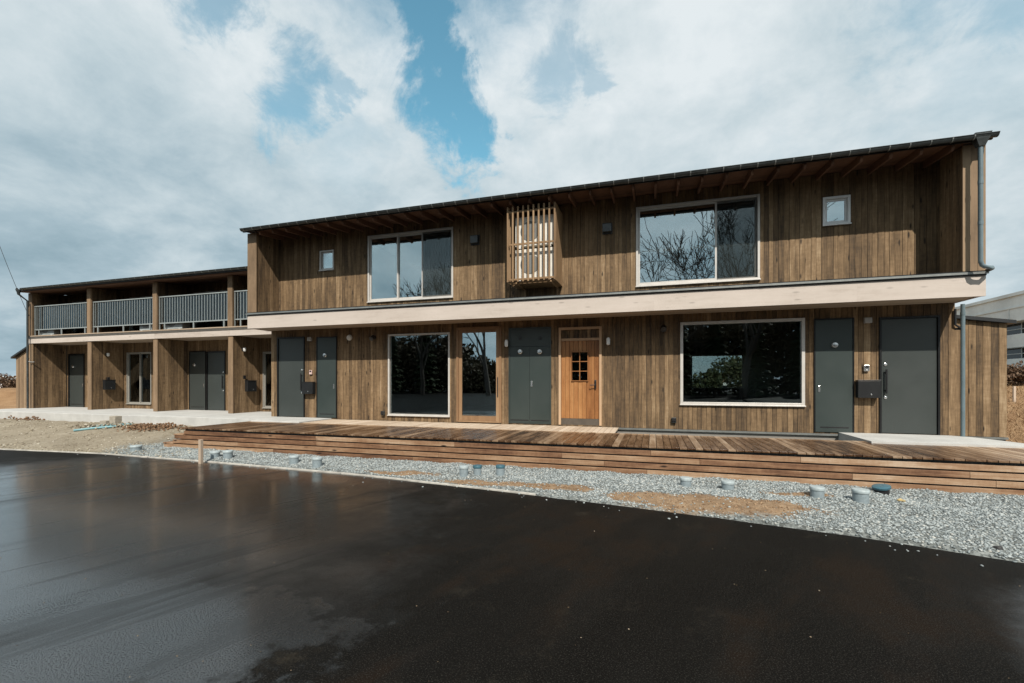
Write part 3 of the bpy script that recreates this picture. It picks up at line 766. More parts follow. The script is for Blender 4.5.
for p in (520.5, 540):
    q = VZ(p, 351.7); m2 = MB(); m2.lathe((q[0], DW-.028, q[1]), [(.06, 0), (.06, -.05), (.05, -.06), (.02, -.062)], 'Y', 18); m2.build('vent', CHROM, cu, True)
q = VZ(531.8, 383.8); mb = MB(); mb.bbox(q[0]-.022, q[0]+.022, DW-.040, DW-.029, q[1]-.07, q[1]+.07, .003); mb.build('handle', CHROM, cu)
# timber front door
x0, x1, z0, z1 = rWD; fw = .055
mb = MB(); mb.box(x0, x0+fw, DW-.05, DW+.09, z0, z1, .9); mb.box(x1-fw, x1, DW-.05, DW+.09, z0, z1, .9); mb.box(x0+fw, x1-fw, DW-.05, DW+.09, z1-fw, z1, .8)
ztr = Z_at(580, 339.5, DW); mb.box(x0+fw, x1-fw, DW-.03, DW+.05, ztr-.03, ztr+.03, .3)
td = mb.build('timber_door', TRIM, B); td['label'] = 'orange cedar front door with a six-pane window'
mb = MB(); boards(mb, 'X', x0+fw, x1-fw, ztr+.03, z1-fw, DW+.01, -1, w=.10, th=.008); mb.build('transom_panel', CLAD, td)
wx0, wx1 = XA(571.8), XA(588.1); wz0, wz1 = Z_at(580, 380.8, DW), Z_at(580, 351.9, DW); zk = Z_at(580, 418.5, DW)
mb = MB(); boards(mb, 'X', x0+fw+.003, x1-fw-.003, zk, ztr-.032, DW+.03, -1, [(wx0, wx1, wz0, wz1)], w=.105, th=.03); mb.build('leaf', ORNG, td)
mb = MB(); mb.box(x0+fw, x1-fw, DW-.01, DW+.04, z0, zk-.003); mb.build('kick_plate', plain('kick_metal', (.10, .085, .07), .5, .3), td)
mb = MB(); t_ = .018
for i in range(3): xx = wx0+(wx1-wx0)*i/2; mb.box(xx-t_/2, xx+t_/2, DW-.032, DW+.0, wz0-t_/2, wz1+t_/2, .2)
for i in range(4):
    zz = wz0+(wz1-wz0)*i/3
    for a, c in ((wx0+t_/2, (wx0+wx1)/2-t_/2), ((wx0+wx1)/2+t_/2, wx1-t_/2)): mb.box(a, c, DW-.031, DW+.0, zz-t_/2, zz+t_/2, .2)
mb.build('muntins', ORNG, td)
mb = MB(); mb.box(wx0+.001, wx1-.001, DW+.004, DW+.01, wz0+.001, wz1-.001); mb.build('pane', GLASSL, td)
q = (X_at(595.5, DW), Z_at(595, 385, DW)); mb = MB(); mb.bbox(q[0]-.022, q[0]+.022, DW-.040, DW-.028, q[1]-.09, q[1]+.12, .003)
mb.tube([(q[0], DW-.04, q[1]), (q[0], DW-.085, q[1]), (q[0]-.02, DW-.09, q[1]), (q[0]-.12, DW-.09, q[1]-.004)], .010, 8); mb.lathe((q[0], DW-.04, q[1]+.085), [(.016, 0), (.016, -.012), (.01, -.014)], 'Y', 12)
mb.build('handle', BLACK, td, True)
# lean-to on the right end
DS = 11.8; xs1 = X_at(1006.5, DS); zr0, zr1 = Z_at(1006.5, 323.5, DS), Z_at(963, 315.5, DS)
lt = MB(); rz = lambda x: zr1+(zr0-zr1)*(x-X1)/(xs1-X1)
boards(lt, 'X', X1+.04, xs1, .50, 3, DS, -1, ztop=lambda x: rz(x)-.004, w=.125); boards(lt, 'Y', DS+.0, DR-1.5, .50, rz(xs1)-.01, xs1-.02, 1, w=.12)
le = lt.build('lean_to', CLAD, B)
mb = MB(); mb.prism([(X1+.04, .45), (xs1-.022, .45), (xs1-.022, rz(xs1)-.02), (X1+.04, rz(X1)-.02)], 'Y', DS+.003, DR-1.55); mb.build('wall_core', ROOM, le)
mb = MB(); mb.prism([(X1+.03, rz(X1)), (xs1+.10, rz(xs1+.10)), (xs1+.10, rz(xs1+.10)+.07), (X1+.03, rz(X1)+.07)], 'Y', DS-.10, DR-1.4); mb.build('roof', ROOFM, le)
mb = MB(); mb.box(X1+.03, xs1-.015, DS-.006, DS+.1, .2, .448); mb.build('footing', FOUNDD, le)
mb = MB(); mb.box(X1+.03, xs1+.005, DS-.05, DS-.004, .452, .495); mb.build('base_flashing', FLASH, le)

# ================================================================== BALCONY WING
W = thing('balcony_wing', 'lower timber wing with three railed balconies and recessed ground floor bays', 'building', (-17.2, 15, .4))
WX0, WX1 = -23.45, X0-.005
ZW0, ZW1, ZWE = 3.13, 3.325, 5.10
wroof = lambda y: ZWE+.09*(y-11.2)
divs = [(-23.45, -23.25), (-20.06, -19.88), (-16.68, -16.50), (-13.28, -13.10)]
DWR = 18.6
# openings of the recessed wall
def wr(px0, px1, pyt, pyb=None): 
    r = rect(px0, px1, pyt, 410, DLW); return (r[0], r[1], ZP, r[3])
wA = wr(69.3, 85.2, 354.0); wB = rect(127.5, 151.9, 352.3, 404.0, DLW); wC = wr(190.0, 206.6, 351.3); wD2 = wr(207.4, 226.0, 351.3); wE = rect(263.5, 290, 351.6, 408.2, DLW)
wl = [wA, wB, wC, wD2, wE]
# balcony windows (behind the railings)
ub = []
for (a, c) in ((-22.9, -20.25), (-19.55, -16.9), (-16.2, -13.5), (-12.8, -11.2)): ub.append((a, c, 3.52, 4.92))
mb = MB(); boards(mb, 'X', WX0+.2, WX1, ZP, ZW0+.03, DLW, -1, wl); mb.build('wall', CLAD, W)
mb = MB(); boards(mb, 'X', WX0+.2, WX1, ZW1+.08, wroof(DLW)-.0, DLW, -1, ub); mb.build('wall', CLAD, W)
mb = MB(); panel(mb, WX0, WX1, .3, wroof(DLW), DLW+.003, DLW+.12, wl+ub); mb.build('wall_core', ROOM, W)
mb = MB(); boards(mb, 'Y', DL+.02, DWR, .5, 3, WX0+.02, -1, ztop=lambda y: wroof(y)-.01); boards(mb, 'X', WX0, WX1, .5, wroof(DWR)-.02, DWR+.1, 1); mb.build('wall', CLAD, W)
mb = MB(); mb.prism([(DLW+.121, .3), (DWR, .3), (DWR, wroof(DWR)-.02), (DLW+.121, wroof(DLW)-.02)], 'X', WX0+.022, WX0+.14); mb.prism([(DLW+.121, .3), (DWR, .3), (DWR, wroof(DWR)-.02), (DLW+.121, wroof(DLW)-.02)], 'X', WX1-.15, WX1)
mb.box(WX0+.142, WX1-.152, DWR-.02, DWR+.098, .3, wroof(DWR)-.02); mb.box(WX0+.142, WX1-.152, DLW+.125, DWR-.025, .3, .60); mb.box(WX0+.142, WX1-.152, DLW+.125, DWR-.025, 3.1, 3.4)
for a, c in divs[1:]:
    mb.box(a+.03, c-.03, DLW+.126, DWR-.026, .603, 3.09); mb.box(a+.03, c-.03, DLW+.126, DWR-.026, 3.41, 5.1)
mb.build('rooms', ROOM, W)
for (a, c) in divs:
    for z0, z1t in ((ZP+.003, None), (ZW1+.075, 1)):
        mb = MB(); yb = DLW-.037
        top = (lambda y: ZW0+.012) if z1t is None else (lambda y: wroof(y)-.02)
        boards(mb, 'Y', DL+.02, yb, z0, 3, c-.012, 1, w=.11, th=.006, ztop=top)
        if a > -23.4: boards(mb, 'Y', DL+.02, yb, z0, 3, a+.02, -1, w=.11, ztop=top)
        mb.prism([(DL+.021, z0), (yb-.001, z0), (yb-.001, top(yb)-.004), (DL+.021, top(DL)-.004)], 'X', a+.022, c-.022)
        mb.build('divider_wall', CLAD, W)
        mb = MB(); mb.box(a-.008, c+.008, DL-.035 if z1t else DL-.012, DL+.018, z0 if z1t is None else ZW1-.02+.09, top(DL)-.004); mb.build('post', CLADX, W)
# front beam, balcony floor, ledge
mb = MB()
for a, c in ((WX0-.02, -19.97), (-19.97, -16.59), (-16.59, -13.19), (-13.19, WX1-.04)): mb.box(a+.0006, c-.0006, DL-.04, DL-.013, ZW0, ZW1)
mb.build('beam', PALE, W)
mb = MB()
for i in range(8): mb.box(WX0+.01, WX1-.02, DL-.012+i*.137, DL-.012+i*.137+.134, ZW0+.014, ZW0+.03)
mb.build('soffit', SOFF, W)
mb = MB(); mb.box(WX0, WX1-.02, DL-.01, DLW-.04, ZW0+.032, ZW1+.07); mb.build('balcony_floor', ROOMF, W)
mb = MB(); mb.box(WX0-.01, WX1-.04, DL-.05, DL-.041, ZW1-.01, ZW1+.068); mb.build('beam_flashing', plain('brown_flashing', (.10, .09, .078), .5, .3), W)
mb = MB(); mb.box(WX0-.01, WX1-.04, DL-.06, DL-.038, ZW1+.071, ZW1+.105); mb.build('ledge', SOFF, W)
# roof
mb = MB(); mb.prism([(11.13, wroof(11.13)+.02), (DWR+.4, wroof(DWR+.4)+.02), (DWR+.4, wroof(DWR+.4)+.1), (11.13, wroof(11.13)+.1)], 'X', WX0-.0, WX1)
wroofo = mb.build('roof', ROOFM, W)
mb = MB()
for i in range(13):
    y_ = 11.18+i*.107; mb.prism([(y_, wroof(y_)-.002), (y_+.104, wroof(y_+.104)-.002), (y_+.104, wroof(y_+.104)+.014), (y_, wroof(y_)+.014)], 'X', WX0-.05, WX1)
mb.build('eave_boards', RAFT, wroofo)
gutter(W, X_at(21.5, 11.09), WX1, 11.09, ZWE+.10, .058)
xg = X_at(27.4, 11.36)
mb = MB(); mb.lathe((xg, 11.10, ZWE-.12), [(.04, 0), (.05, .08), (.085, .17), (.085, .2)], 'Z', 10)
mb.tube([(xg, 11.10, ZWE-.1), (xg, 11.36, ZWE-.32), (xg, 11.37, .42)], .034, 10)
for q in (4.2, 3.38, 2.5): mb.tube([(xg, 11.37, q), (xg, 11.37, q+.05)], .042, 10)
mb.tube([(xg, 11.37, 2.42), (xg+.06, 11.42, 2.40), (xg+.14, 11.5, 2.40)], .02, 6); mb.build('downpipe', GUTT, W, True)
# doors and windows of the bays
flat_door(W, wA, DLW, DOOR, 1, 'tab', (X_at(73.8, DLW), Z_at(73.8, 366.5, DLW)), True, label='grey-green front door of the leftmost bay', frame=.05)
window(W, wB, DLW, (X_at(139.5, DLW),), glass=GLASSL, fw=.03, sashw=.035, mat=WALU, label='two-light window of the second bay')
flat_door(W, wC, DLW, DOOR, 1, 'tab', (X_at(195.6, DLW), Z_at(195.6, 364.8, DLW)), True, frame=.02, recess=.012, label='narrow cupboard door beside the third bay door', name='cupboard_door')
flat_door(W, wD2, DLW, DOOR, 1, label='front door of the third bay')
window(W, wE, DLW, (X_at(274, DLW),), glass=GLASSL, fw=.03, sashw=.035, mat=WALU, label='window of the fourth bay, half hidden')
for r in ub: window(W, r, DLW, ((r[0]+r[1])/2,), glass=GLASSU, sill=False, label='sliding balcony window behind the railing')
# railings
bays = [(divs[i][1]+.012, (divs[i+1][0]-.012) if i < 3 else WX1-.06) for i in range(4)]
for i, (a, c) in enumerate(bays):
    mb = MB(); yr = DL+.06; zt, zb = 4.60, 3.665
    mb.box(a, c, yr-.025, yr+.025, zt-.032, zt); mb.box(a, c, yr-.018, yr+.018, zb-.015, zb+.02)
    for q in np.linspace(a+.25, c-.25, 3): mb.box(q-.02, q+.02, yr-.015, yr+.015, 3.41, zb-.016); mb.box(q-.05, q+.05, yr-.03, yr+.03, 3.401, 3.43)
    rl = mb.build('balcony_railing', ALUR, W)
    n = int(round((c-a)/.125)); mb = MB()
    for j in range(1, n): xx = a+(c-a)*j/n; mb.box(xx-.0068, xx+.0068, yr-.0068, yr+.0068, zb+.021, zt-.033)
    mb.box(a, a+.02, yr-.015, yr+.015, 3.41, zt-.033); mb.box(c-.02, c, yr-.015, yr+.015, 3.41, zt-.033)
    mb.build('balusters', ALUR, rl)
    mb = MB(); mb.box(a+.022, c-.022, yr+.026, yr+.031, zb+.0, zt-.04); mb.build('translucent_panel', SMOKE, rl)
# lean-to at the far left end
DS2 = 11.75; xa = X_at(16.4, DS2); zl0, zl1 = Z_at(17, 357.5, DS2), Z_at(27, 350.5, DS2)
rz2 = lambda x: zl0+(zl1-zl0)*(x-xa)/(X_at(27, DS2)-xa)
mb = MB(); boards(mb, 'X', xa, WX0-.02, .45, 3, DS2, -1, ztop=lambda x: rz2(x)-.004, w=.12); boards(mb, 'Y', DS2, DS2+4, .45, rz2(xa)-.01, xa+.02, -1, w=.12)
le2 = mb.build('lean_to', CLADX, W)
mb = MB(); mb.prism([(xa+.022, .4), (WX0-.03, .4), (WX0-.03, rz2(WX0)-.02), (xa+.022, rz2(xa)-.02)], 'Y', DS2+.003, DS2+3.95); mb.build('wall_core', ROOM, le2)
mb = MB(); mb.prism([(xa-.12, rz2(xa-.12)), (WX0-.02, rz2(WX0)), (WX0-.02, rz2(WX0)+.07), (xa-.12, rz2(xa-.12)+.07)], 'Y', DS2-.12, DS2+4.1); mb.build('roof', ROOFM, le2)
mb = MB(); mb.box(xa+.0, WX0-.03, DS2-.02, DS2+.2, .0, .44); mb.build('footing', CONC, le2)

# ================================================================== TIMBER DECK
DD0, DD1, ZD = 7.9, 9.70, .555
DK = thing('timber_deck', 'long low timber deck with wet brown boards and pale plank sides', 'deck', (-2, 8.8, .06))
def deckboards(mb, x0, x1, y0, y1, z, w=.12):
    n = round((x1-x0)/w)
    for i in range(n):
        a = x0+(x1-x0)*i/n; c = x0+(x1-x0)*(i+1)/n
        mb.bbox(a+.004, c-.004, y0-random.uniform(0, .012), y1, z-.03, z+random.uniform(-.0015, .0015), .003)
xlD, xrD = -10.48, 7.0
mb = MB(); deckboards(mb, xlD, xrD, DD0-.03, DD1, ZD)
top = mb.build('deck_boards', DECK, DK)
mb = MB(); deckboards(mb, -8.72, X_at(617, 10.3), DD1+.012, DW-.05, ZD+.006); mb.build('entrance_boards', DRYD, DK)
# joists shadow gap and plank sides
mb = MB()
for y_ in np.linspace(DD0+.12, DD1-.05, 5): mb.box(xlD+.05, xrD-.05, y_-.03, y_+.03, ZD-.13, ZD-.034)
mb.box(xlD+.04, xrD-.04, DD0+.05, DD0+.06, -.05, ZD-.04)  # dark sheet behind the side planks, standing in for shade in their gaps
mb.build('joists_and_gap_shade', FOUNDD, DK)
course = [(ZD-.160, ZD-.075), (ZD-.268, ZD-.183), (ZD-.376, ZD-.291), (ZD-.500, ZD-.400)]
ext = [0, 0, .33, .66]
for k, (z0, z1) in enumerate(course):
    mb = MB(); x = xlD-(0, .30, .36, .64)[k]; end = xrD
    while x < end-.01:
        L = min(random.uniform(1.6, 3.9), end-x)
        if end-x-L < .7: L = end-x
        mb.bbox(x+.0015, x+L-.0015, DD0-(.0, .004, .0, .004)[k], DD0+.03, z0, z1, .004, min(1, max(0, random.gauss(.46+.045*(x+4), .30)))); x += L
    mb.build('side_plank', SKRT, DK)
for k, (xo, zt) in enumerate(((.32, ZD-.075-.105), (.66, ZD-.075-.315))):
    mb = MB(); n = 3
    for j in range(n):
        a = xlD-xo+.0; w_ = (.31 if k == 0 else .33)/n
        mb.bbox(a+j*w_+.003, a+(j+1)*w_-.003, DD0-.012, DD1-.2, zt-.004, zt+.024, .003)
    mb.build('step_tread', SKRT, DK)
    mb = MB()
    for z0, z1 in course[(1 if k == 0 else 3):(3 if k == 0 else 4)]: mb.bbox(xlD-xo+.012, xlD-xo+.04, DD0+.032, DD1-.21, z0, z1-.008, .003)
    mb.build('step_riser', SKRT, DK)
mb = MB(); mb.box(xlD+.001, xlD+.03, DD0+.032, DD1, ZD-.14, ZD-.035); mb.build('end_plank', SKRT, DK)
# ================================================================== FITTINGS ON THE WALLS
def wallpos(px, py, D): return X_at(px, D), Z_at(px, py, D)
def mailbox(x, y, z, face, label, w=.36, h=.30, d=.13):
    """face: 'Y' hangs on a wall facing the camera, 'X' on a wall facing right"""
    t_ = thing('mailbox', label, 'mailbox', (x, y, z), 'black wall mailboxes')
    mb = MB(); l = MB(); k = MB()
    if face == 'Y':
        mb.bbox(x-w/2, x+w/2, y-d, y, z, z+h, .008); l.bbox(x-w/2-.006, x+w/2+.006, y-d-.01, y, z+h+.002, z+h+.02, .004); k.lathe((x+w*.08, y-d, z+.07), [(.014, 0), (.014, -.008), (.008, -.01)], 'Y', 12)
    else:
        mb.bbox(x, x+d, y-w/2, y+w/2, z, z+h, .008); l.bbox(x, x+d+.01, y-w/2-.006, y+w/2+.006, z+h+.002, z+h+.02, .004); k.lathe((x+d, y+w*.1, z+.07), [(.014, 0), (.014, .008), (.008, .01)], 'X', 12)
    b_ = mb.build('body', MBOX, t_); l.build('lid', MBOX, t_); k.build('lock', CHROM, t_, True)
    return t_
yw = DW-.034
x, z = wallpos(310.3, 393.8, yw); mailbox(x, yw, z, 'Y', 'black mailbox overlapping the left front door\'s edge, beside the narrow cupboard', .37, .33)
x, z = wallpos(866.5, 397.8, yw); mailbox(x, yw, z, 'Y', 'black mailbox between the right cupboard and the wide right front door', .38, .34)
mailbox(-19.88+.035, 12.02, 1.33, 'X', 'black mailbox on the dividing wall left of the two-light window bay', .36, .36)
mailbox(-13.10+.035, 12.1, 1.30, 'X', 'black mailbox on the dividing wall nearest the main block', .36, .36)
def intercom(px, py, label):
    x, z = wallpos(px, py, yw); t_ = thing('intercom', label, 'intercom', (x, yw, z), 'door intercoms')
    mb = MB(); mb.bbox(x-.048, x+.048, yw-.028, yw, z-.062, z+.062, .006); mb.build('housing', CHROM if px > 500 else plain('pinkish_housing', (.55, .40, .37), .4), t_)
    mb = MB(); mb.bbox(x-.03, x+.03, yw-.031, yw-.0285, z+.005, z+.048, .001); mb.build('camera_window', BLACK, t_)
    mb = MB(); mb.lathe((x, yw-.028, z-.035), [(.012, 0), (.012, -.006), (.009, -.007)], 'Y', 12); mb.build('button', WHITE, t_)
intercom(311.1, 372.3, 'small pinkish intercom above the mailbox near the left front door')
intercom(866.2, 368.2, 'small silver intercom above the mailbox near the right front door')
def porch_light(px, py, label):
    x, z = wallpos(px, py, yw); t_ = thing('porch_light', label, 'porch light', (x, yw, z), 'square porch lights')
    mb = MB(); mb.bbox(x-.055, x+.055, yw-.02, yw, z-.055, z+.055, .005); mb.build('back_plate', ALU, t_)
    mb = MB(); mb.bbox(x-.065, x+.065, yw-.085, yw-.0205, z-.055, z+.055, .012); mb.build('lamp_shade', plain('lamp_grey', (.33, .32, .30), .5), t_)
porch_light(310.8, 339.2, 'square grey porch light between the left front door and narrow cupboard')
porch_light(866.8, 320.6, 'square grey porch light between the right cupboard and front door')
def wall_lamp(px, py, label):
    x, z = wallpos(px, py, yw); t_ = thing('wall_lamp', label, 'lamp', (x, yw, z), 'white wall lamps')
    mb = MB(); mb.bbox(x-.035, x+.035, yw-.03, yw, z-.09, z+.07, .006); mb.build('bracket', BLACK, t_)
    mb = MB(); mb.lathe((x, yw-.075, z-.07), [(.02, -.02), (.042, 0), (.044, .12), (.03, .15), (.012, .16)], 'Z', 16); mb.build('globe', WHITE, t_, True)
wall_lamp(507.3, 343.5, 'white wall lamp between the glazed timber door and the double cupboard')
wall_lamp(608.6, 341.5, 'white wall lamp right of the orange timber door')
x, z = wallpos(349.6, 337.7, yw); t_ = thing('wall_vent', 'round white vent cap right of the narrow left cupboard', 'vent', (x, yw, z))
mb = MB(); mb.lathe((x, yw, z), [(.075, 0), (.075, -.03), (.06, -.055), (.02, -.065)], 'Y', 20); mb.build('cap', WHITE, t_, True)
mb = MB(); mb.lathe((x, yw, z), [(.085, 0), (.085, -.008), (.076, -.009)], 'Y', 20); mb.build('flange', ALU, t_)
def spot(px, py, label):
    x, z = wallpos(px, py, yw); t_ = thing('spotlight', label, 'spotlight', (x, yw, z), 'black spotlights')
    mb = MB(); mb.lathe((x, yw, z), [(.055, 0), (.055, -.025), (.03, -.03)], 'Y', 16); mb.build('mount', BLACK, t_)
    m_ = Matrix.Rotation(R(35), 3, 'X')
    mb = MB(); mb.lathe((0, 0, 0), [(.05, .06), (.062, .02), (.062, -.08), (.05, -.082)], 'Y', 16)
    mb.v = [tuple(m_ @ Vector(q)+Vector((x, yw-.085, z-.01))) for q in mb.v]; mb.build('lamp_head', BLACK, t_, True)
spot(374.5, 337.4, 'black spotlight left of the tall picture window')
spot(663.5, 328.0, 'black spotlight left of the wide picture window')
def outlet(px, py, label):
    x, z = wallpos(px, py, yw); t_ = thing('outdoor_outlet', label, 'outlet', (x, yw, z), 'outdoor outlets')
    mb = MB(); mb.bbox(x-.05, x+.05, yw-.05, yw, z-.055, z+.065, .008); mb.build('housing', GUTT, t_)
    mb = MB(); mb.bbox(x-.045, x+.045, yw-.075, yw-.051, z-.02, z+.062, .006); mb.build('cover', BLACK, t_)
outlet(383.4, 413.3, 'dark outdoor outlet low on the wall left of the tall picture window')
outlet(673.8, 420.3, 'dark outdoor outlet low on the wall under the wide picture window')
def hood(px, py, label):
    x, z = wallpos(px, py, yw); t_ = thing('vent_hood', label, 'vent', (x, yw, z), 'square vent hoods')
    mb = MB(); mb.prism([(yw, z-.11), (yw-.10, z-.09), (yw-.10, z+.09), (yw-.07, z+.11), (yw, z+.11)], 'X', x-.10, x+.10); mb.build('hood', GUTT, t_)
    mb = MB(); mb.box(x-.118, x+.118, yw-.006, yw, z-.13, z+.13); mb.build('flange', DARK, t_)
hood(475.2, 240.2, 'square dark vent hood between the three-light window and the slatted screen')
hood(607.4, 228.6, 'square dark vent hood between the slatted screen and the wide upper window')
# lamps in the wing bays
def bay_lamp(x, y, z, label):
    t_ = thing('bay_lamp', label, 'lamp', (x, y, z), 'bay lamps on dividing walls')
    mb = MB(); mb.bbox(x, x+.03, y-.05, y+.05, z-.06, z+.06, .006); mb.build('mount', BLACK, t_)
    mb = MB(); mb.lathe((x+.07, y, z-.06), [(.03, 0), (.045, .02), (.045, .11), (.02, .13)], 'Z', 14); mb.build('globe', WHITE, t_, True)
    mb = MB(); mb.bbox(x, x+.03, y+.0, y+.09, z-.98, z-.86, .005); mb.build('bell_push', BLACK, t_)
bay_lamp(-19.88+.035, 11.98, 2.66, 'small lamp and bell push above the mailbox of the second bay')
bay_lamp(-13.10+.035, 11.85, 2.70, 'small lamp and bell push above the mailbox nearest the main block')

# slatted screen with two stacked outdoor units
DF = DB-.02
x0, x1 = X_at(506.8, DF), X_at(555.5, DF); zt0, zb0 = Z_at(531, 204.4, DF), Z_at(531, 280.7, DF)
S = thing('slatted_screen', 'upright timber slat screen boxed out from the upper wall', 'screen', ((x0+x1)/2, DF, zb0))
mb = MB()
for i in range(10): a = x0+(x1-x0-.04)*i/9; mb.bbox(a, a+.038, DF, DF+.03, zb0, zt0, .003)
mb.build('slats', SLAT, S)
for zz in (zb0+.06, (zb0+zt0)/2, zt0-.12):
    mb = MB(); mb.box(x0, x1, DF+.031, DF+.065, zz-.02, zz+.02); mb.build('rail', SLAT, S)
for xx, nm in ((x0, 1), (x1-.025, 2)):
    mb = MB()
    if nm == 2: mb.box(xx, xx+.025, DF+.066, yw, zb0+.0, zt0)
    else:
        for k in range(6): mb.bbox(xx, xx+.03, DF+.10+k*.125, DF+.14+k*.125, zb0, zt0, .003)
    mb.build('side_panel', SLAT, S)
mb = MB()
for k in range(5): mb.box(x0+.03, x1-.03, DF+.07+k*.16, DF+.19+k*.16, zb0+.0, zb0+.03)
for xx in (x0+.22, x1-.12): mb.box(xx-.02, xx+.02, DF+.05, yw, zb0-.035, zb0-.002); mb.box(xx-.02, xx+.02, yw-.04, yw, zb0-.36, zb0-.036)
mb.build('shelf', SLAT, S)
def ac_unit(x0, x1, y0, z0, label, h=.62, d=.30, grp='white air conditioner outdoor units'):
    t_ = thing('outdoor_unit', label, 'air conditioner', ((x0+x1)/2, y0+d/2, z0), grp)
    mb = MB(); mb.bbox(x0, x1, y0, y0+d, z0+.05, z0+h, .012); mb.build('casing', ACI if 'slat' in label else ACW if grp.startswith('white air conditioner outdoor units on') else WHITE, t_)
    cx = x0+(x1-x0)*.38; r = min(.23, h*.38)
    mb = MB(); mb.lathe((cx, y0, z0+.05+(h-.05)/2), [(r, .004), (r, -.006), (r*.98, -.01), (.03, -.012)], 'Y', 28); mb.build('fan_grille', plain('grille_grey', (.16, .165, .16), .5), t_)
    for q in (x0+.08, x1-.14): mb = MB(); mb.box(q, q+.06, y0-.02, y0+d+.02, z0, z0+.048); mb.build('foot', WHITE, t_)
    return t_
ua, ub2 = x0+.14, x1-.07
ac_unit(ua, ub2, DF+.22, zb0+.035, 'lower of two white outdoor units behind the timber slat screen', .76)
ac_unit(ua, ub2, DF+.22, zb0+.035+.78, 'upper of two white outdoor units behind the timber slat screen', .74)
# balcony units
for (xa_, lab) in ((-23.12, 'white outdoor unit at the left end of the leftmost balcony'), (-17.62, 'white outdoor unit at the right end of the middle balcony'), (-16.36, 'white outdoor unit at the left end of the right balcony')):
    ac_unit(xa_, xa_+.80, DL+.16, 3.42, lab, .66, grp='white air conditioner outdoor units on the balconies')

# ================================================================== SITE BITS
PIPES = [(132.8, 452, 10, 446.2, 0, 'pale pipe stub alone on the beige soil, leftmost of all'),
 (212.5, 458.3, 9.3, 450.8, 0, 'pale pipe stub directly right of the wooden stake'),
 (225.5, 459.3, 9.2, 451, 0, 'pale pipe stub second to the right of the wooden stake'),
 (292, 463.9, 9.4, 455.2, 0, 'grey pipe stub below the front doors, left of a close pair'),
 (315.2, 467.6, 9.8, 456.8, 0, 'grey pipe stub below the narrow left cupboard, taller than its neighbour'),
 (462.7, 475.6, 9.3, 464.6, 0, 'white-capped pipe stub left of two dark-capped ones'),
 (476.5, 474.8, 8.8, 464.6, 1, 'blue-capped pipe stub between a white-capped and another blue-capped one'),
 (499.5, 475.4, 9.2, 464.6, 1, 'blue-capped pipe stub right of the other blue-capped one'),
 (686, 486.2, 11.2, 477.2, 0, 'short white-capped pipe stub below the wide picture window'),
 (728.4, 489.5, 12.2, 480.6, 0, 'low white-capped pipe stub at the upper edge of the bare sand'),
 (818.5, 497.4, 13.1, 486, 0, 'grey capped pipe stub below the right cupboard, in the gravel'),
 (862.6, 503, 15, 489, 0, 'largest grey pipe stub, rightmost upright one in the gravel')]
for px, pyb, wpx, pyt, kd, lab in PIPES:
    zg = .06
    for _ in range(4):
        gxp, gyp = G_at(px, pyb, zg); zg = float(terrain(gxp, gyp))+.004
    d = gxp*AX+gyp*AY; r = wpx/2*d/FOC; h = max(.07, (pyb-pyt)*d/FOC*.92)
    gyp += r*.6
    t_ = thing('pipe_stub', lab, 'pipe', (gxp, gyp, zg), 'capped drain pipe stubs in the gravel')
    mb = MB(); mb.lathe((gxp, gyp, zg-.06), [(r*.93, 0), (r*.93, h+.06-.035)], 'Z', 20); mb.build('pipe', GREYP, t_, True)
    mb = MB(); mb.lathe((gxp, gyp, zg+h-.045), [(r*1.0, 0), (r*1.03, .008), (r*1.03, .036), (r*.98, .044), (r*.5, .046)], 'Z', 20); mb.build('cap', BLUEP if kd else LIDP, t_, True)
# two single stones that catch the eye
def rock(px, py, rad, mat, lab):
    gxp, gyp = G_at(px, py, .06); z = max(0, float(terrain(gxp, gyp)))+rad*.4
    bm = bmesh.new(); bmesh.ops.create_icosphere(bm, subdivisions=3, radius=1)
    for q in bm.verts:
        k = 1+.22*math.sin(q.co.x*3.1+px)*math.sin(q.co.y*2.7+1)+.12*math.sin(q.co.z*6+py); q.co = Vector((gxp+q.co.x*rad*1.25*k, gyp+q.co.y*rad*k, z+q.co.z*rad*.75*k))
    bm.verts.index_update(); mb = MB(); mb._add([q.co[:] for q in bm.verts], [[q.index for q in f.verts] for f in bm.faces]); bm.free()
    tag(mb.build('rock', mat, None, True, loc=(gxp, gyp, z)), lab, 'stone')
rock(901, 503, .035, plain('ochre_stone', (.34, .26, .12), .85, 0, .3, 30, .3), 'yellowish stone on the gravel right of the largest pipe stub')
rock(998, 544, .028, plain('black_stone', (.03, .03, .03), .7, 0, .3, 30, .3), 'black stone in the gravel near the asphalt at the right')
# tipped lid beside the largest stub
gxp, gyp = G_at(885, 492, .09); zg = float(terrain(gxp, gyp)); r = .10
t_ = thing('pipe_stub', 'dark pipe stub with a tilted blue lid, at the right end of the row', 'pipe', (gxp, gyp+.1, zg), 'capped drain pipe stubs in the gravel')
mb = MB(); mb.lathe((gxp, gyp+.1, zg-.05), [(r*.9, 0), (r*.9, .105)], 'Z', 20); mb.build('pipe', BLACK, t_, True)
m_ = Matrix.Rotation(R(-9), 3, 'Y') @ Matrix.Rotation(R(6), 3, 'X')
mb = MB(); mb.lathe((0, 0, 0), [(r*1.05, 0), (r*1.1, .008), (r*1.1, .03), (r*1.02, .036), (r*.4, .038)], 'Z', 20); mb.v = [tuple(m_ @ Vector(q)+Vector((gxp, gyp+.1, zg+.07))) for q in mb.v]; mb.build('lid', BLUEP, t_, True)
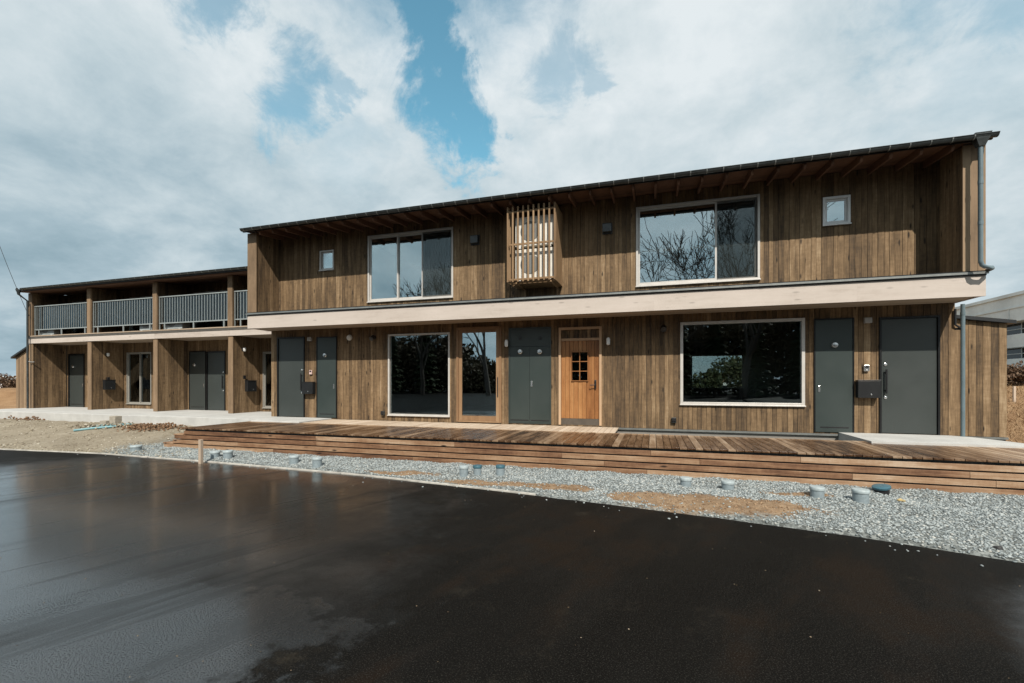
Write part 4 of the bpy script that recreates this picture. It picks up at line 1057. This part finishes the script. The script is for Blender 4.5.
# stakes
def stake(px, pyb, pyt, w, lab, zg=None, D=None):
    if D is None: gxp, gyp = G_at(px, pyb, .06)
    else: gxp, gyp = X_at(px, D), D
    z0 = float(terrain(gxp, gyp))-.05
    d = gxp*AX+gyp*AY; h = (pyb-pyt)*d/FOC
    mb = MB(); mb.bbox(gxp-w/2, gxp+w/2, gyp-w/2, gyp+w/2, z0, z0+h+.05, .003); o = mb.build('stake', STAKE, None, loc=(gxp, gyp, z0)); tag(o, lab, 'stake', 'wooden survey stakes'); return o
stake(200.8, 460.5, 434.3, .06, 'bare wooden stake standing in the gravel before the deck\'s left end')
stake(1014.2, 409, 393, .06, 'pale stake on the dry grass bank behind the right lean-to', D=19.0)
# concrete blocks
def cblock(px0, px1, pyb, pyt, lab):
    xm_, ym_ = G_at((px0+px1)/2, pyb, .33); d = xm_*AX+ym_*AY
    w = (px1-px0)*d/FOC*.93; h = (pyb-pyt)*d/FOC
    z0 = float(terrain(xm_, ym_))-.02; mb = MB()
    mb.bbox(xm_-w/2, xm_+w/2, ym_, ym_+.19, z0, z0+h+.02, .008)
    o = mb.build('concrete_block', BLOCK, None, loc=(xm_, ym_, z0)); tag(o, lab, 'block', 'concrete blocks by the porch'); 
cblock(98, 107.2, 424.9, 419.5, 'low concrete block lying flat before the wing\'s porch')
cblock(107.6, 116.6, 424.9, 415.4, 'tall concrete block standing upright before the wing\'s porch')
# blue pipes lying on the soil
for i, (pa, pb, lab) in enumerate((((74, 428.3), (118, 427.0), 'long teal pipe lying on the soil before the porch, nearer one'), ((92, 426.2), (133, 426.4), 'teal pipe lying on the soil behind the nearer teal pipe'))):
    a = G_at(*pa, .30); b_ = G_at(*pb, .30)
    za, zb = float(terrain(*a))+.035, float(terrain(*b_))+.035
    mb = MB(); mb.tube([(a[0], a[1], za), ((a[0]+b_[0])/2, (a[1]+b_[1])/2, (za+zb)/2+.01), (b_[0], b_[1], zb)], .035, 10)
    o = mb.build('loose_pipe', plain('teal_pvc', (.13, .27, .30), .45), None, True, loc=(a[0], a[1], za)); tag(o, lab, 'pipe', 'loose teal pipes')
# rubble and soil heaps
def heap(name, pts, lab, n, sz, mat):
    P = []
    for (px, py, sx, sy) in pts:
        gxp, gyp = G_at(px, py, .3)
        q = rng.normal(size=(n, 2))*np.array([sx, sy])*.5+np.array([gxp, gyp])
        hgt = .14*np.exp(-((q[:, 0]-gxp)/sx)**2-((q[:, 1]-gyp)/sy)**2)*rng.random(n)
        P.append(np.stack([q[:, 0], q[:, 1], terrain(q[:, 0], q[:, 1])+hgt], 1))
    P = np.concatenate(P); o = scatter(name, P, rng.uniform(.02, .07, len(P))*sz, mat, .8); tag(o, lab, 'rubble', kind='stuff')
heap('soil_heap', [(150, 428.5, .9, .22), (168, 428, .7, .2), (138, 428.5, .5, .2)], 'low heap of brown soil clods left of the deck', 200, .5, SOILM)
heap('rubble', [(90, 427, .8, .16), (108, 427, .8, .16), (124, 426.5, .6, .15)], 'grey and brown rubble around the teal pipes', 90, .55, STONEB)
heap('soil_clods', [(20, 420, .8, .25), (34, 421, .5, .2)], 'brown soil clods below the far left lean-to', 90, .6, SOILM)
# overhead cable on the left
mb = MB(); P0 = Vector((X_at(-40, 16), 16, Z_at(-40, 160, 16))); P1 = Vector((X_at(31, 30), 30, Z_at(31, 318, 30)))
P0 = Vector((X_at(-30, 20), 20, Z_at(-30, 158, 20))); P1 = Vector((X_at(27, 20.5), 20.5, Z_at(27, 312, 20.5)))
pts = [P0.lerp(P1, i/14)+Vector((0, 0, -.55*math.sin(math.pi*i/14))) for i in range(15)]
mb.tube(pts, .016, 6); k = pts[12]; mb.tube([pts[11].lerp(pts[12], .55), pts[11].lerp(pts[12], .85)], .06, 8)
o = mb.build('overhead_cable', BLACK); tag(o, 'thin black overhead cable slanting down to the wing\'s left eave', 'cable')

# ================================================================== BACKGROUND
F = thing('concrete_building', 'grey concrete building with long window bands beyond the grass bank', 'building', (19, 40, 1))
ya, yb, xf = 24, 75, 20.0
def bz(px, py, ): 
    D = xf/((((px-CX)/FOC)*AY-RY)/(RX-((px-CX)/FOC)*AX)); return EYE+(HY-py)*(xf*AX+D*AY)/FOC
zt = bz(1000, 297.5); z1 = bz(1010, 322); z2 = bz(1010, 334.5); z3 = bz(1010, 347.5); z4 = bz(1010, 359)
mb = MB(); mb.box(xf, xf+14, ya, yb, z1, zt); mb.box(xf+.2, xf+14, ya, yb, z3, z2); mb.box(xf-.0, xf+14, ya, yb, 0, z4); mb.box(xf+1.2, xf+14, ya+.1, yb-.1, z4+.003, z1-.003)
mb.box(xf-.10, xf, ya+.02, yb-.02, zt-.12, zt+.06); mb.box(xf-.05, xf, ya+.02, yb-.02, (zt+z1)/2-.04, (zt+z1)/2+.04)
for q in np.arange(ya+3, yb, 3.6): mb.box(xf-.03, xf, q-.03, q+.03, z1+.01, (zt+z1)/2-.05)
mb.build('wall', FARC, F)
mb = MB(); mb.box(xf+.9, xf+1.19, ya+.2, yb-.2, z2, z1-.005); g_ = mb.build('window_band', CARG, F)
mb = MB(); mb.box(xf+.9, xf+1.19, ya+.2, yb-.2, z4+.01, z3-.005); g2 = mb.build('window_band', CARG, F)
mb = MB()
for q in np.arange(ya+1, yb, 1.6): mb.box(xf+.82, xf+.89, q-.04, q+.04, z2, z1-.01); mb.box(xf+.82, xf+.89, q-.04, q+.04, z4+.01, z3-.01)
for lo, hi in ((z2, z1), (z4, z3)): mb.box(xf+.83, xf+.88, ya+.2, yb-.2, (lo+hi)/2-.03, (lo+hi)/2+.03)
mb.build('mullions', ALUR, F)

def leafcloud(n, centers, radii, size, squash=1.):
    ci = rng.integers(0, len(centers), n); d = rng.normal(size=(n, 3)); d /= np.linalg.norm(d, axis=1)[:, None]
    rr = rng.random(n)**.45
    P = np.array(centers)[ci]+d*(np.array(radii)[ci]*rr)[:, None]*np.array([1, 1, squash])
    a = rng.normal(size=(n, 3)); a /= np.linalg.norm(a, axis=1)[:, None]; b_ = np.cross(a, rng.normal(size=(n, 3))); b_ /= np.linalg.norm(b_, axis=1)[:, None]
    s_ = (size*rng.uniform(.5, 1.4, n))[:, None]
    v = np.stack([P-a*s_, P+b_*s_*.55, P+a*s_, P-b_*s_*.55], 1).reshape(-1, 3)
    f = np.arange(4*n).reshape(n, 4); return v, f, np.repeat(rng.random(n), 4)
def leafobj(name, parent, v, f, r, mat):
    o = bulk(name, v-np.array(WORLD[parent][:]), f, mat, r); o.parent = parent; WORLD[o] = WORLD[parent]; return o
def shrub(x, y, z, rad, h, label, mat, n=2600, size=.07, grp=None, name='shrub'):
    t_ = thing(name, label, 'shrub', (x, y, z), grp)
    C_ = [(x+random.uniform(-.55, .55)*rad, y+random.uniform(-.5, .5)*rad, z+h*random.uniform(.3, .72)) for _ in range(9)]
    leafobj('crown', t_, *leafcloud(n, C_, [rad*random.uniform(.35, .6) for _ in C_], size, h/rad*.55), mat)
    mb = MB()
    for c in C_: mb.tube([(x+random.uniform(-.1, .1), y, z-.1), tuple((Vector((x, y, z))+Vector(c))/2+Vector((0, 0, .1))), c], [.04, .03, .012], 5)
    mb.build('stem', BARK, t_)
zb_ = lambda x, y: float(terrain(x, y))
x, y = X_at(1022, 22), 22; shrub(x, y, zb_(x, y)-.05, 1.05, 1.0, 'round brown shrub on top of the dry grass bank', DRYB, 3500, .05)
x, y = X_at(11, 24), 24; shrub(x, y, zb_(x, y), 1.3, 2.1, 'bare brown shrub beyond the far left lean-to', DRYB, 2600, .08)
# dry grass on the bank
n = 42000; gx_ = rng.uniform(6.9, 19, n); gy_ = rng.uniform(11.5, 32, n); kp = (gx_/gy_ > .53) & (gx_/gy_ < .72); gx_, gy_ = gx_[kp], gy_[kp]; n = len(gx_)
gz_ = terrain(gx_, gy_); hh = rng.uniform(.03, .16, n); ang = rng.uniform(0, 6.28, n); lean = rng.normal(size=(n, 2))*.12; wd = .004+.00028*gy_
v0 = np.stack([gx_-wd*np.cos(ang), gy_-wd*np.sin(ang), gz_-.01], 1); v1 = np.stack([gx_+wd*np.cos(ang), gy_+wd*np.sin(ang), gz_-.01], 1); v2 = np.stack([gx_+lean[:, 0], gy_+lean[:, 1], gz_+hh], 1)
o = bulk('dry_grass', np.stack([v0, v1, v2], 1).reshape(-1, 3), np.arange(3*n).reshape(n, 3), DRYG, np.repeat(rng.random(n), 3)); tag(o, 'dry brown grass covering the bank behind the right lean-to', 'grass', kind='stuff')
# far white sheds on the left horizon
for (px, D, w, h, lab) in ((3, 40, 5, 1.6, 'low white shed far off beyond the brown soil on the left'),):
    x = X_at(px, D); z = zb_(x, D); t_ = thing('far_shed', lab, 'shed', (x, D, z))
    mb = MB(); mb.box(x-w/2, x+w/2, D, D+5, z-.1, z+h); mb.build('wall', WHTC, t_)
    mb = MB(); mb.prism([(x-w/2-.3, z+h), (x+w/2+.3, z+h), (x, z+h+.5)], 'Y', D-.3, D+5.3); mb.build('roof', FARC, t_)

# trees mirrored in the windows (they stand across the road behind the camera)
def bare_tree(x, y, h, seed, label, depth=6, spread=.56, grp='bare trees across the road'):
    rs = random.Random(seed); z = zb_(x, y) if y > 0 else -.05
    t_ = thing('bare_tree', label, 'tree', (x, y, z), grp)
    tr, cr = MB(), MB()
    def grow(p, d, L, r, lev):
        pts = [p]; q = p.copy(); dd = d.copy(); k = 3
        for i in range(k):
            dd = (dd+Vector((rs.gauss(0, .10), rs.gauss(0, .10), rs.gauss(.04, .07)))).normalized(); q = q+dd*L/k; pts.append(q.copy())
        r1 = r*.62
        (tr if lev < 2 else cr).tube(pts, [max(.026, r+(r1-r)*i/k) for i in range(k+1)], 6 if lev < 2 else (4 if lev < 4 else 3), .5, False)
        if lev >= depth: return
        nb = rs.choice((2, 3, 3)) if lev > 0 else rs.choice((3, 4))
        for i in range(nb):
            az = 2*math.pi*(i+rs.random()*.7)/nb; tilt = rs.uniform(.3, 1.)*spread*1.15
            a = dd.orthogonal().normalized(); a.rotate(Matrix.Rotation(az, 3, dd)); nd = (dd*math.cos(tilt)+a*math.sin(tilt)).normalized()
            grow(pts[-1] if rs.random() < .6 else pts[-2], nd, L*rs.uniform(.66, .86), r1*rs.uniform(.62, .85), lev+1)
    grow(Vector((x, y, z)), Vector((0, 0, 1)), h*.27, h*.020, 0)
    tr.build('trunk', BARK, t_, True); cr.build('crown', TWIG, t_)
bare_tree(1.6, -33, 20, 3, 'tall bare spreading tree mirrored in the wide upper window', 6)
bare_tree(6.4, -42, 15, 5, 'bare tree mirrored beside the mullion of the wide upper window', 5)
bare_tree(9.0, -31, 23, 8, 'bare tree mirrored in the right light of the wide upper window', 6)
bare_tree(-19.0, -30, 17, 11, 'bare tree mirrored in the glazed timber door', 6)
bare_tree(-28, -30, 16, 14, 'bare tree mirrored in the tall picture window', 6)
def conifer(x, y, h, seed, label, n=2600):
    rs = np.random.default_rng(seed); z = -.1
    t_ = thing('conifer', label, 'tree', (x, y, z), 'dark conifers across the road')
    mb = MB(); mb.tube([(x, y, z), (x, y, z+h*.95)], [h*.02, h*.004], 6); mb.build('trunk', BARK, t_)
    u = rs.random(n)**.75; zz = z+h*(.06+.94*u); rad = h*.24*(1-u)**.8*(.55+.45*np.sin(u*40)**2)
    th = rs.uniform(0, 6.283, n); rr = rad*rs.random(n)**.4
    P = np.stack([x+rr*np.cos(th), y+rr*np.sin(th), zz-.25*rr], 1)
    dr = np.stack([np.cos(th), np.sin(th), -.35+0*th], 1); tn = np.stack([-np.sin(th), np.cos(th), 0*th], 1); s_ = (h*.035*rs.uniform(.6, 1.4, n))[:, None]
    v = np.stack([P-dr*s_*.6, P+tn*s_*.45, P+dr*s_, P-tn*s_*.45], 1).reshape(-1, 3)
    leafobj('crown', t_, v, np.arange(4*n).reshape(n, 4), np.repeat(rs.random(n), 4), CONIF)
cl = ['first', 'second', 'third', 'fourth', 'fifth', 'sixth', 'seventh', 'eighth', 'ninth', 'tenth', 'eleventh', 'twelfth', 'thirteenth']
k = 0
for i, x in enumerate(list(np.linspace(3, 19, 5))+[-39, -35, -31]):
    far = x < -10
    conifer(float(x)+random.uniform(-.5, .5), -34+random.uniform(-3, 3), random.uniform(4.5, 5.5) if (far and x > -28) else random.uniform(8.5, 11.0), 100+i, 'dark conifer across the road, %s from the %s end of its row' % ((cl[i], 'near') if not far else (cl[i-5], 'far left')))
# the wood edge behind them reads as one dark mass
n = 70000; wx = rng.uniform(-62, 40, n); ht = np.where(wx > -13, 10.4, 3.4)+1.3*np.sin(wx*.9)+.9*np.sin(wx*2.3+1)+.8*np.sin(wx*5.1)
ht = np.where((wx < -29), 8.2+1.2*np.sin(wx*1.3), ht)
wz = ht*rng.random(n)**.8; bk = rng.random(n) < .4; wy = np.where(bk, -48, -44)+rng.normal(size=n)*1.3
P = np.stack([wx, wy, wz], 1); a = rng.normal(size=(n, 3)); a /= np.linalg.norm(a, axis=1)[:, None]; b_ = np.cross(a, rng.normal(size=(n, 3))); b_ /= np.linalg.norm(b_, axis=1)[:, None]; s_ = np.where(bk, 2.2, 1.)[:, None]*rng.uniform(.13, .34, n)[:, None]
o = bulk('woodland', np.stack([P-a*s_, P+b_*s_*.6, P+a*s_, P-b_*s_*.6], 1).reshape(-1, 3), np.arange(4*n).reshape(n, 4), WOODL, np.repeat(rng.random(n), 4))
tag(o, 'dark wood edge across the road, mirrored in the ground floor windows', 'woodland', kind='stuff')
# rear garden seen through the wide picture window
for (px, D, r_, h, lab) in ((706, 30, 1.0, 2.3, 'dark green shrub seen through the rear window, left one'), (730, 42, 2.2, 3.7, 'broad evergreen shrub seen through the rear window, middle one'), (748, 36, 1.6, 3.3, 'evergreen shrub seen through the rear window, right one')):
    x = X_at(px, D); shrub(x, D, zb_(x, D), r_, h, lab, EVERG, 3000, .14, 'shrubs behind the block')
x, y = X_at(731, 40), 38; z = zb_(x, y)-.55
t_ = thing('parked_van', 'white van parked behind the block, seen through the rear window', 'van', (x, y, z))
mb = MB(); mb.prism([(x-1.9, z+.35), (x+1.9, z+.35), (x+1.9, z+1.0), (x+1.5, z+1.15), (x+1.0, z+1.8), (x-1.75, z+1.8), (x-1.9, z+1.6)], 'Y', y, y+1.6); mb.build('body', WHTC, t_)
mb = MB(); mb.prism([(x-1.6, z+1.12), (x+1.25, z+1.12), (x+.9, z+1.6), (x-1.6, z+1.6)], 'Y', y-.012, y-.001); mb.build('window', CARG, t_)
for q in (-1.15, 1.15):
    mb = MB(); mb.lathe((x+q, y+.02, z+.32), [(.31, .0), (.32, .16), (.31, .2)], 'Y', 18); mb.build('wheel', RUBB, t_)

# ================================================================== CAMERA, LIGHT, SKY
cam = bpy.data.cameras.new('camera'); co = bpy.data.objects.new('camera', cam); COL.objects.link(co)
co.location = (0, 0, EYE); co.rotation_euler = (R(90), 0, YAW)
cam.sensor_width = 36; cam.lens = FOC/1024*36; cam.shift_y = (HY-341.5)/1024; cam.clip_end = 5000; cam.clip_start = .05
sc.camera = co
EL, AZ = R(45.8), R(21)
to_sun = Vector((math.sin(AZ)*math.cos(EL), -math.cos(AZ)*math.cos(EL), math.sin(EL)))
sun = bpy.data.lights.new('sun', 'SUN'); so = bpy.data.objects.new('sun', sun); COL.objects.link(so)
sun.energy = 4.3; sun.angle = R(.55); sun.color = (1, .93, .83)
so.rotation_euler = (-to_sun).to_track_quat('-Z', 'Y').to_euler(); so.location = (5, -20, 20)

w = bpy.data.worlds.new('World'); sc.world = w; w.use_nodes = True
t = NT(w.node_tree); t.n.clear()
out = t.add('ShaderNodeOutputWorld'); bg = t.add('ShaderNodeBackground'); t.l.new(bg.outputs[0], out.inputs[0])
sky = t.add('ShaderNodeTexSky', sky_type='NISHITA'); sky.sun_disc = False; sky.sun_elevation = EL; sky.sun_rotation = math.atan2(to_sun.x, to_sun.y)
sky.air_density = 1.0; sky.dust_density = .6; sky.ozone_density = 1.6
dirv = t.v('NORMALIZE', t.add('ShaderNodeTexCoord').outputs['Generated']); dx, dy, dz = t.sep(dirv)
inv = t.m('DIVIDE', 1., t.m('ADD', t.m('MAXIMUM', dz, 0.), .32))
cp = t.xyz(t.m('MULTIPLY', dx, inv), t.m('MULTIPLY', dy, inv), 0.)
n1 = t.noise(cp, 1.5, 9, .60, .35); n2 = t.noise(t.v('ADD', cp, (4.1, 2.7, 1.3)), 3.6, 8, .62, .2); n3 = t.noise(t.v('ADD', cp, (9.1, 5.7, 0)), .8, 5, .5)
def dirof(px, py):
    u, v_ = (px-CX)/FOC, (HY-py)/FOC; return Vector((AX+RX*u, AY+RY*u, v_)).normalized()
hole = None
n4 = t.noise(t.v('ADD', dirv, (3, 1, 7)), 9.0, 7, .66, .5)
wobv = t.m('ADD', t.m('MULTIPLY', t.m('SUBTRACT', n1, .5), .12), t.m('ADD', t.m('MULTIPLY', t.m('SUBTRACT', n2, .5), .20), t.m('MULTIPLY', t.m('SUBTRACT', n4, .5), .22)))
for px, py, rad, s_ in ((425, -5, .066, 1), (437, 45, .064, 1), (450, 90, .056, 1), (466, 128, .052, 1), (452, 62, .05, 1), (293, 84, .06, .75), (330, 95, .03, .5), (215, 8, .05, .7), (560, 72, .055, .5), (590, 85, .03, .4), (440, -120, .2, .9), (1010, -60, .1, .5)):
    d = t.v('DISTANCE', dirv, tuple(dirof(px, py)))
    kq = t.mr(t.m('ADD', d, wobv), rad*.40, rad*1.6, s_, 0)
    hole = kq if hole is None else t.m('MAXIMUM', hole, kq)
thin = t.m('MULTIPLY', t.mr(n1, .34, .48, .30, 0), t.mr(dz, .3, .55, 0, 1))
hole = t.m('MAXIMUM', hole, thin)
cov = t.m('SUBTRACT', 1., hole)
# cloud light: grey-blue bellies, bright tops; duller to the left, brightest high in the middle and right
side = t.mr(t.m('DIVIDE', dx, t.m('MAXIMUM', t.m('ABSOLUTE', dy), .05)), -1.7, -.2, -.02, .05)
bri = t.m('ADD', t.m('MULTIPLY', n2, .55), t.m('ADD', t.m('MULTIPLY', n1, .55), t.m('ADD', t.m('MULTIPLY', n3, .25), side)))
bri = t.m('ADD', bri, t.m('ADD', t.mr(dz, .0, .55, -.07, .07), t.m('MULTIPLY', t.m('SUBTRACT', n4, .5), .15)))
bri = t.m('SUBTRACT', bri, t.mr(t.v('DISTANCE', dirv, tuple(dirof(90, 195))), .08, .42, .085, 0))
bri = t.m('SUBTRACT', bri, t.mr(dz, .0, .22, .065, 0))
cc = t.ramp(bri, [(.36, (1.95, 2.85, 3.35)), (.54, (2.95, 3.85, 4.35)), (.68, (4.2, 4.95, 5.3)), (.86, (5.8, 6.25, 6.45))])
# ramps clamp at 1, so scale the colours
for e in cc.node.color_ramp.elements: e.color = tuple(q/8 for q in e.color[:3])+(1,)
cs = t.v('SCALE', cc); cs.node.inputs[3].default_value = 8.0
skc = t.mix(1, sky.outputs[0], (1.0, 1.0, 1.0), 'MULTIPLY')
sks = t.v('MULTIPLY', skc, (1.12, 1.72, 1.38))
t.put(bg.inputs[0], t.mix(cov, sks, cs)); bg.inputs[1].default_value = .1
sc.view_settings.view_transform = 'Standard'; sc.view_settings.look = 'None'; sc.view_settings.gamma = 1
sc.view_settings.exposure = .42
sc.view_settings.use_curve_mapping = False
sc.render.engine = 'CYCLES'
sc.cycles.max_bounces = 8; sc.cycles.transparent_max_bounces = 16
sc.cycles.caustics_reflective = False; sc.cycles.caustics_refractive = False
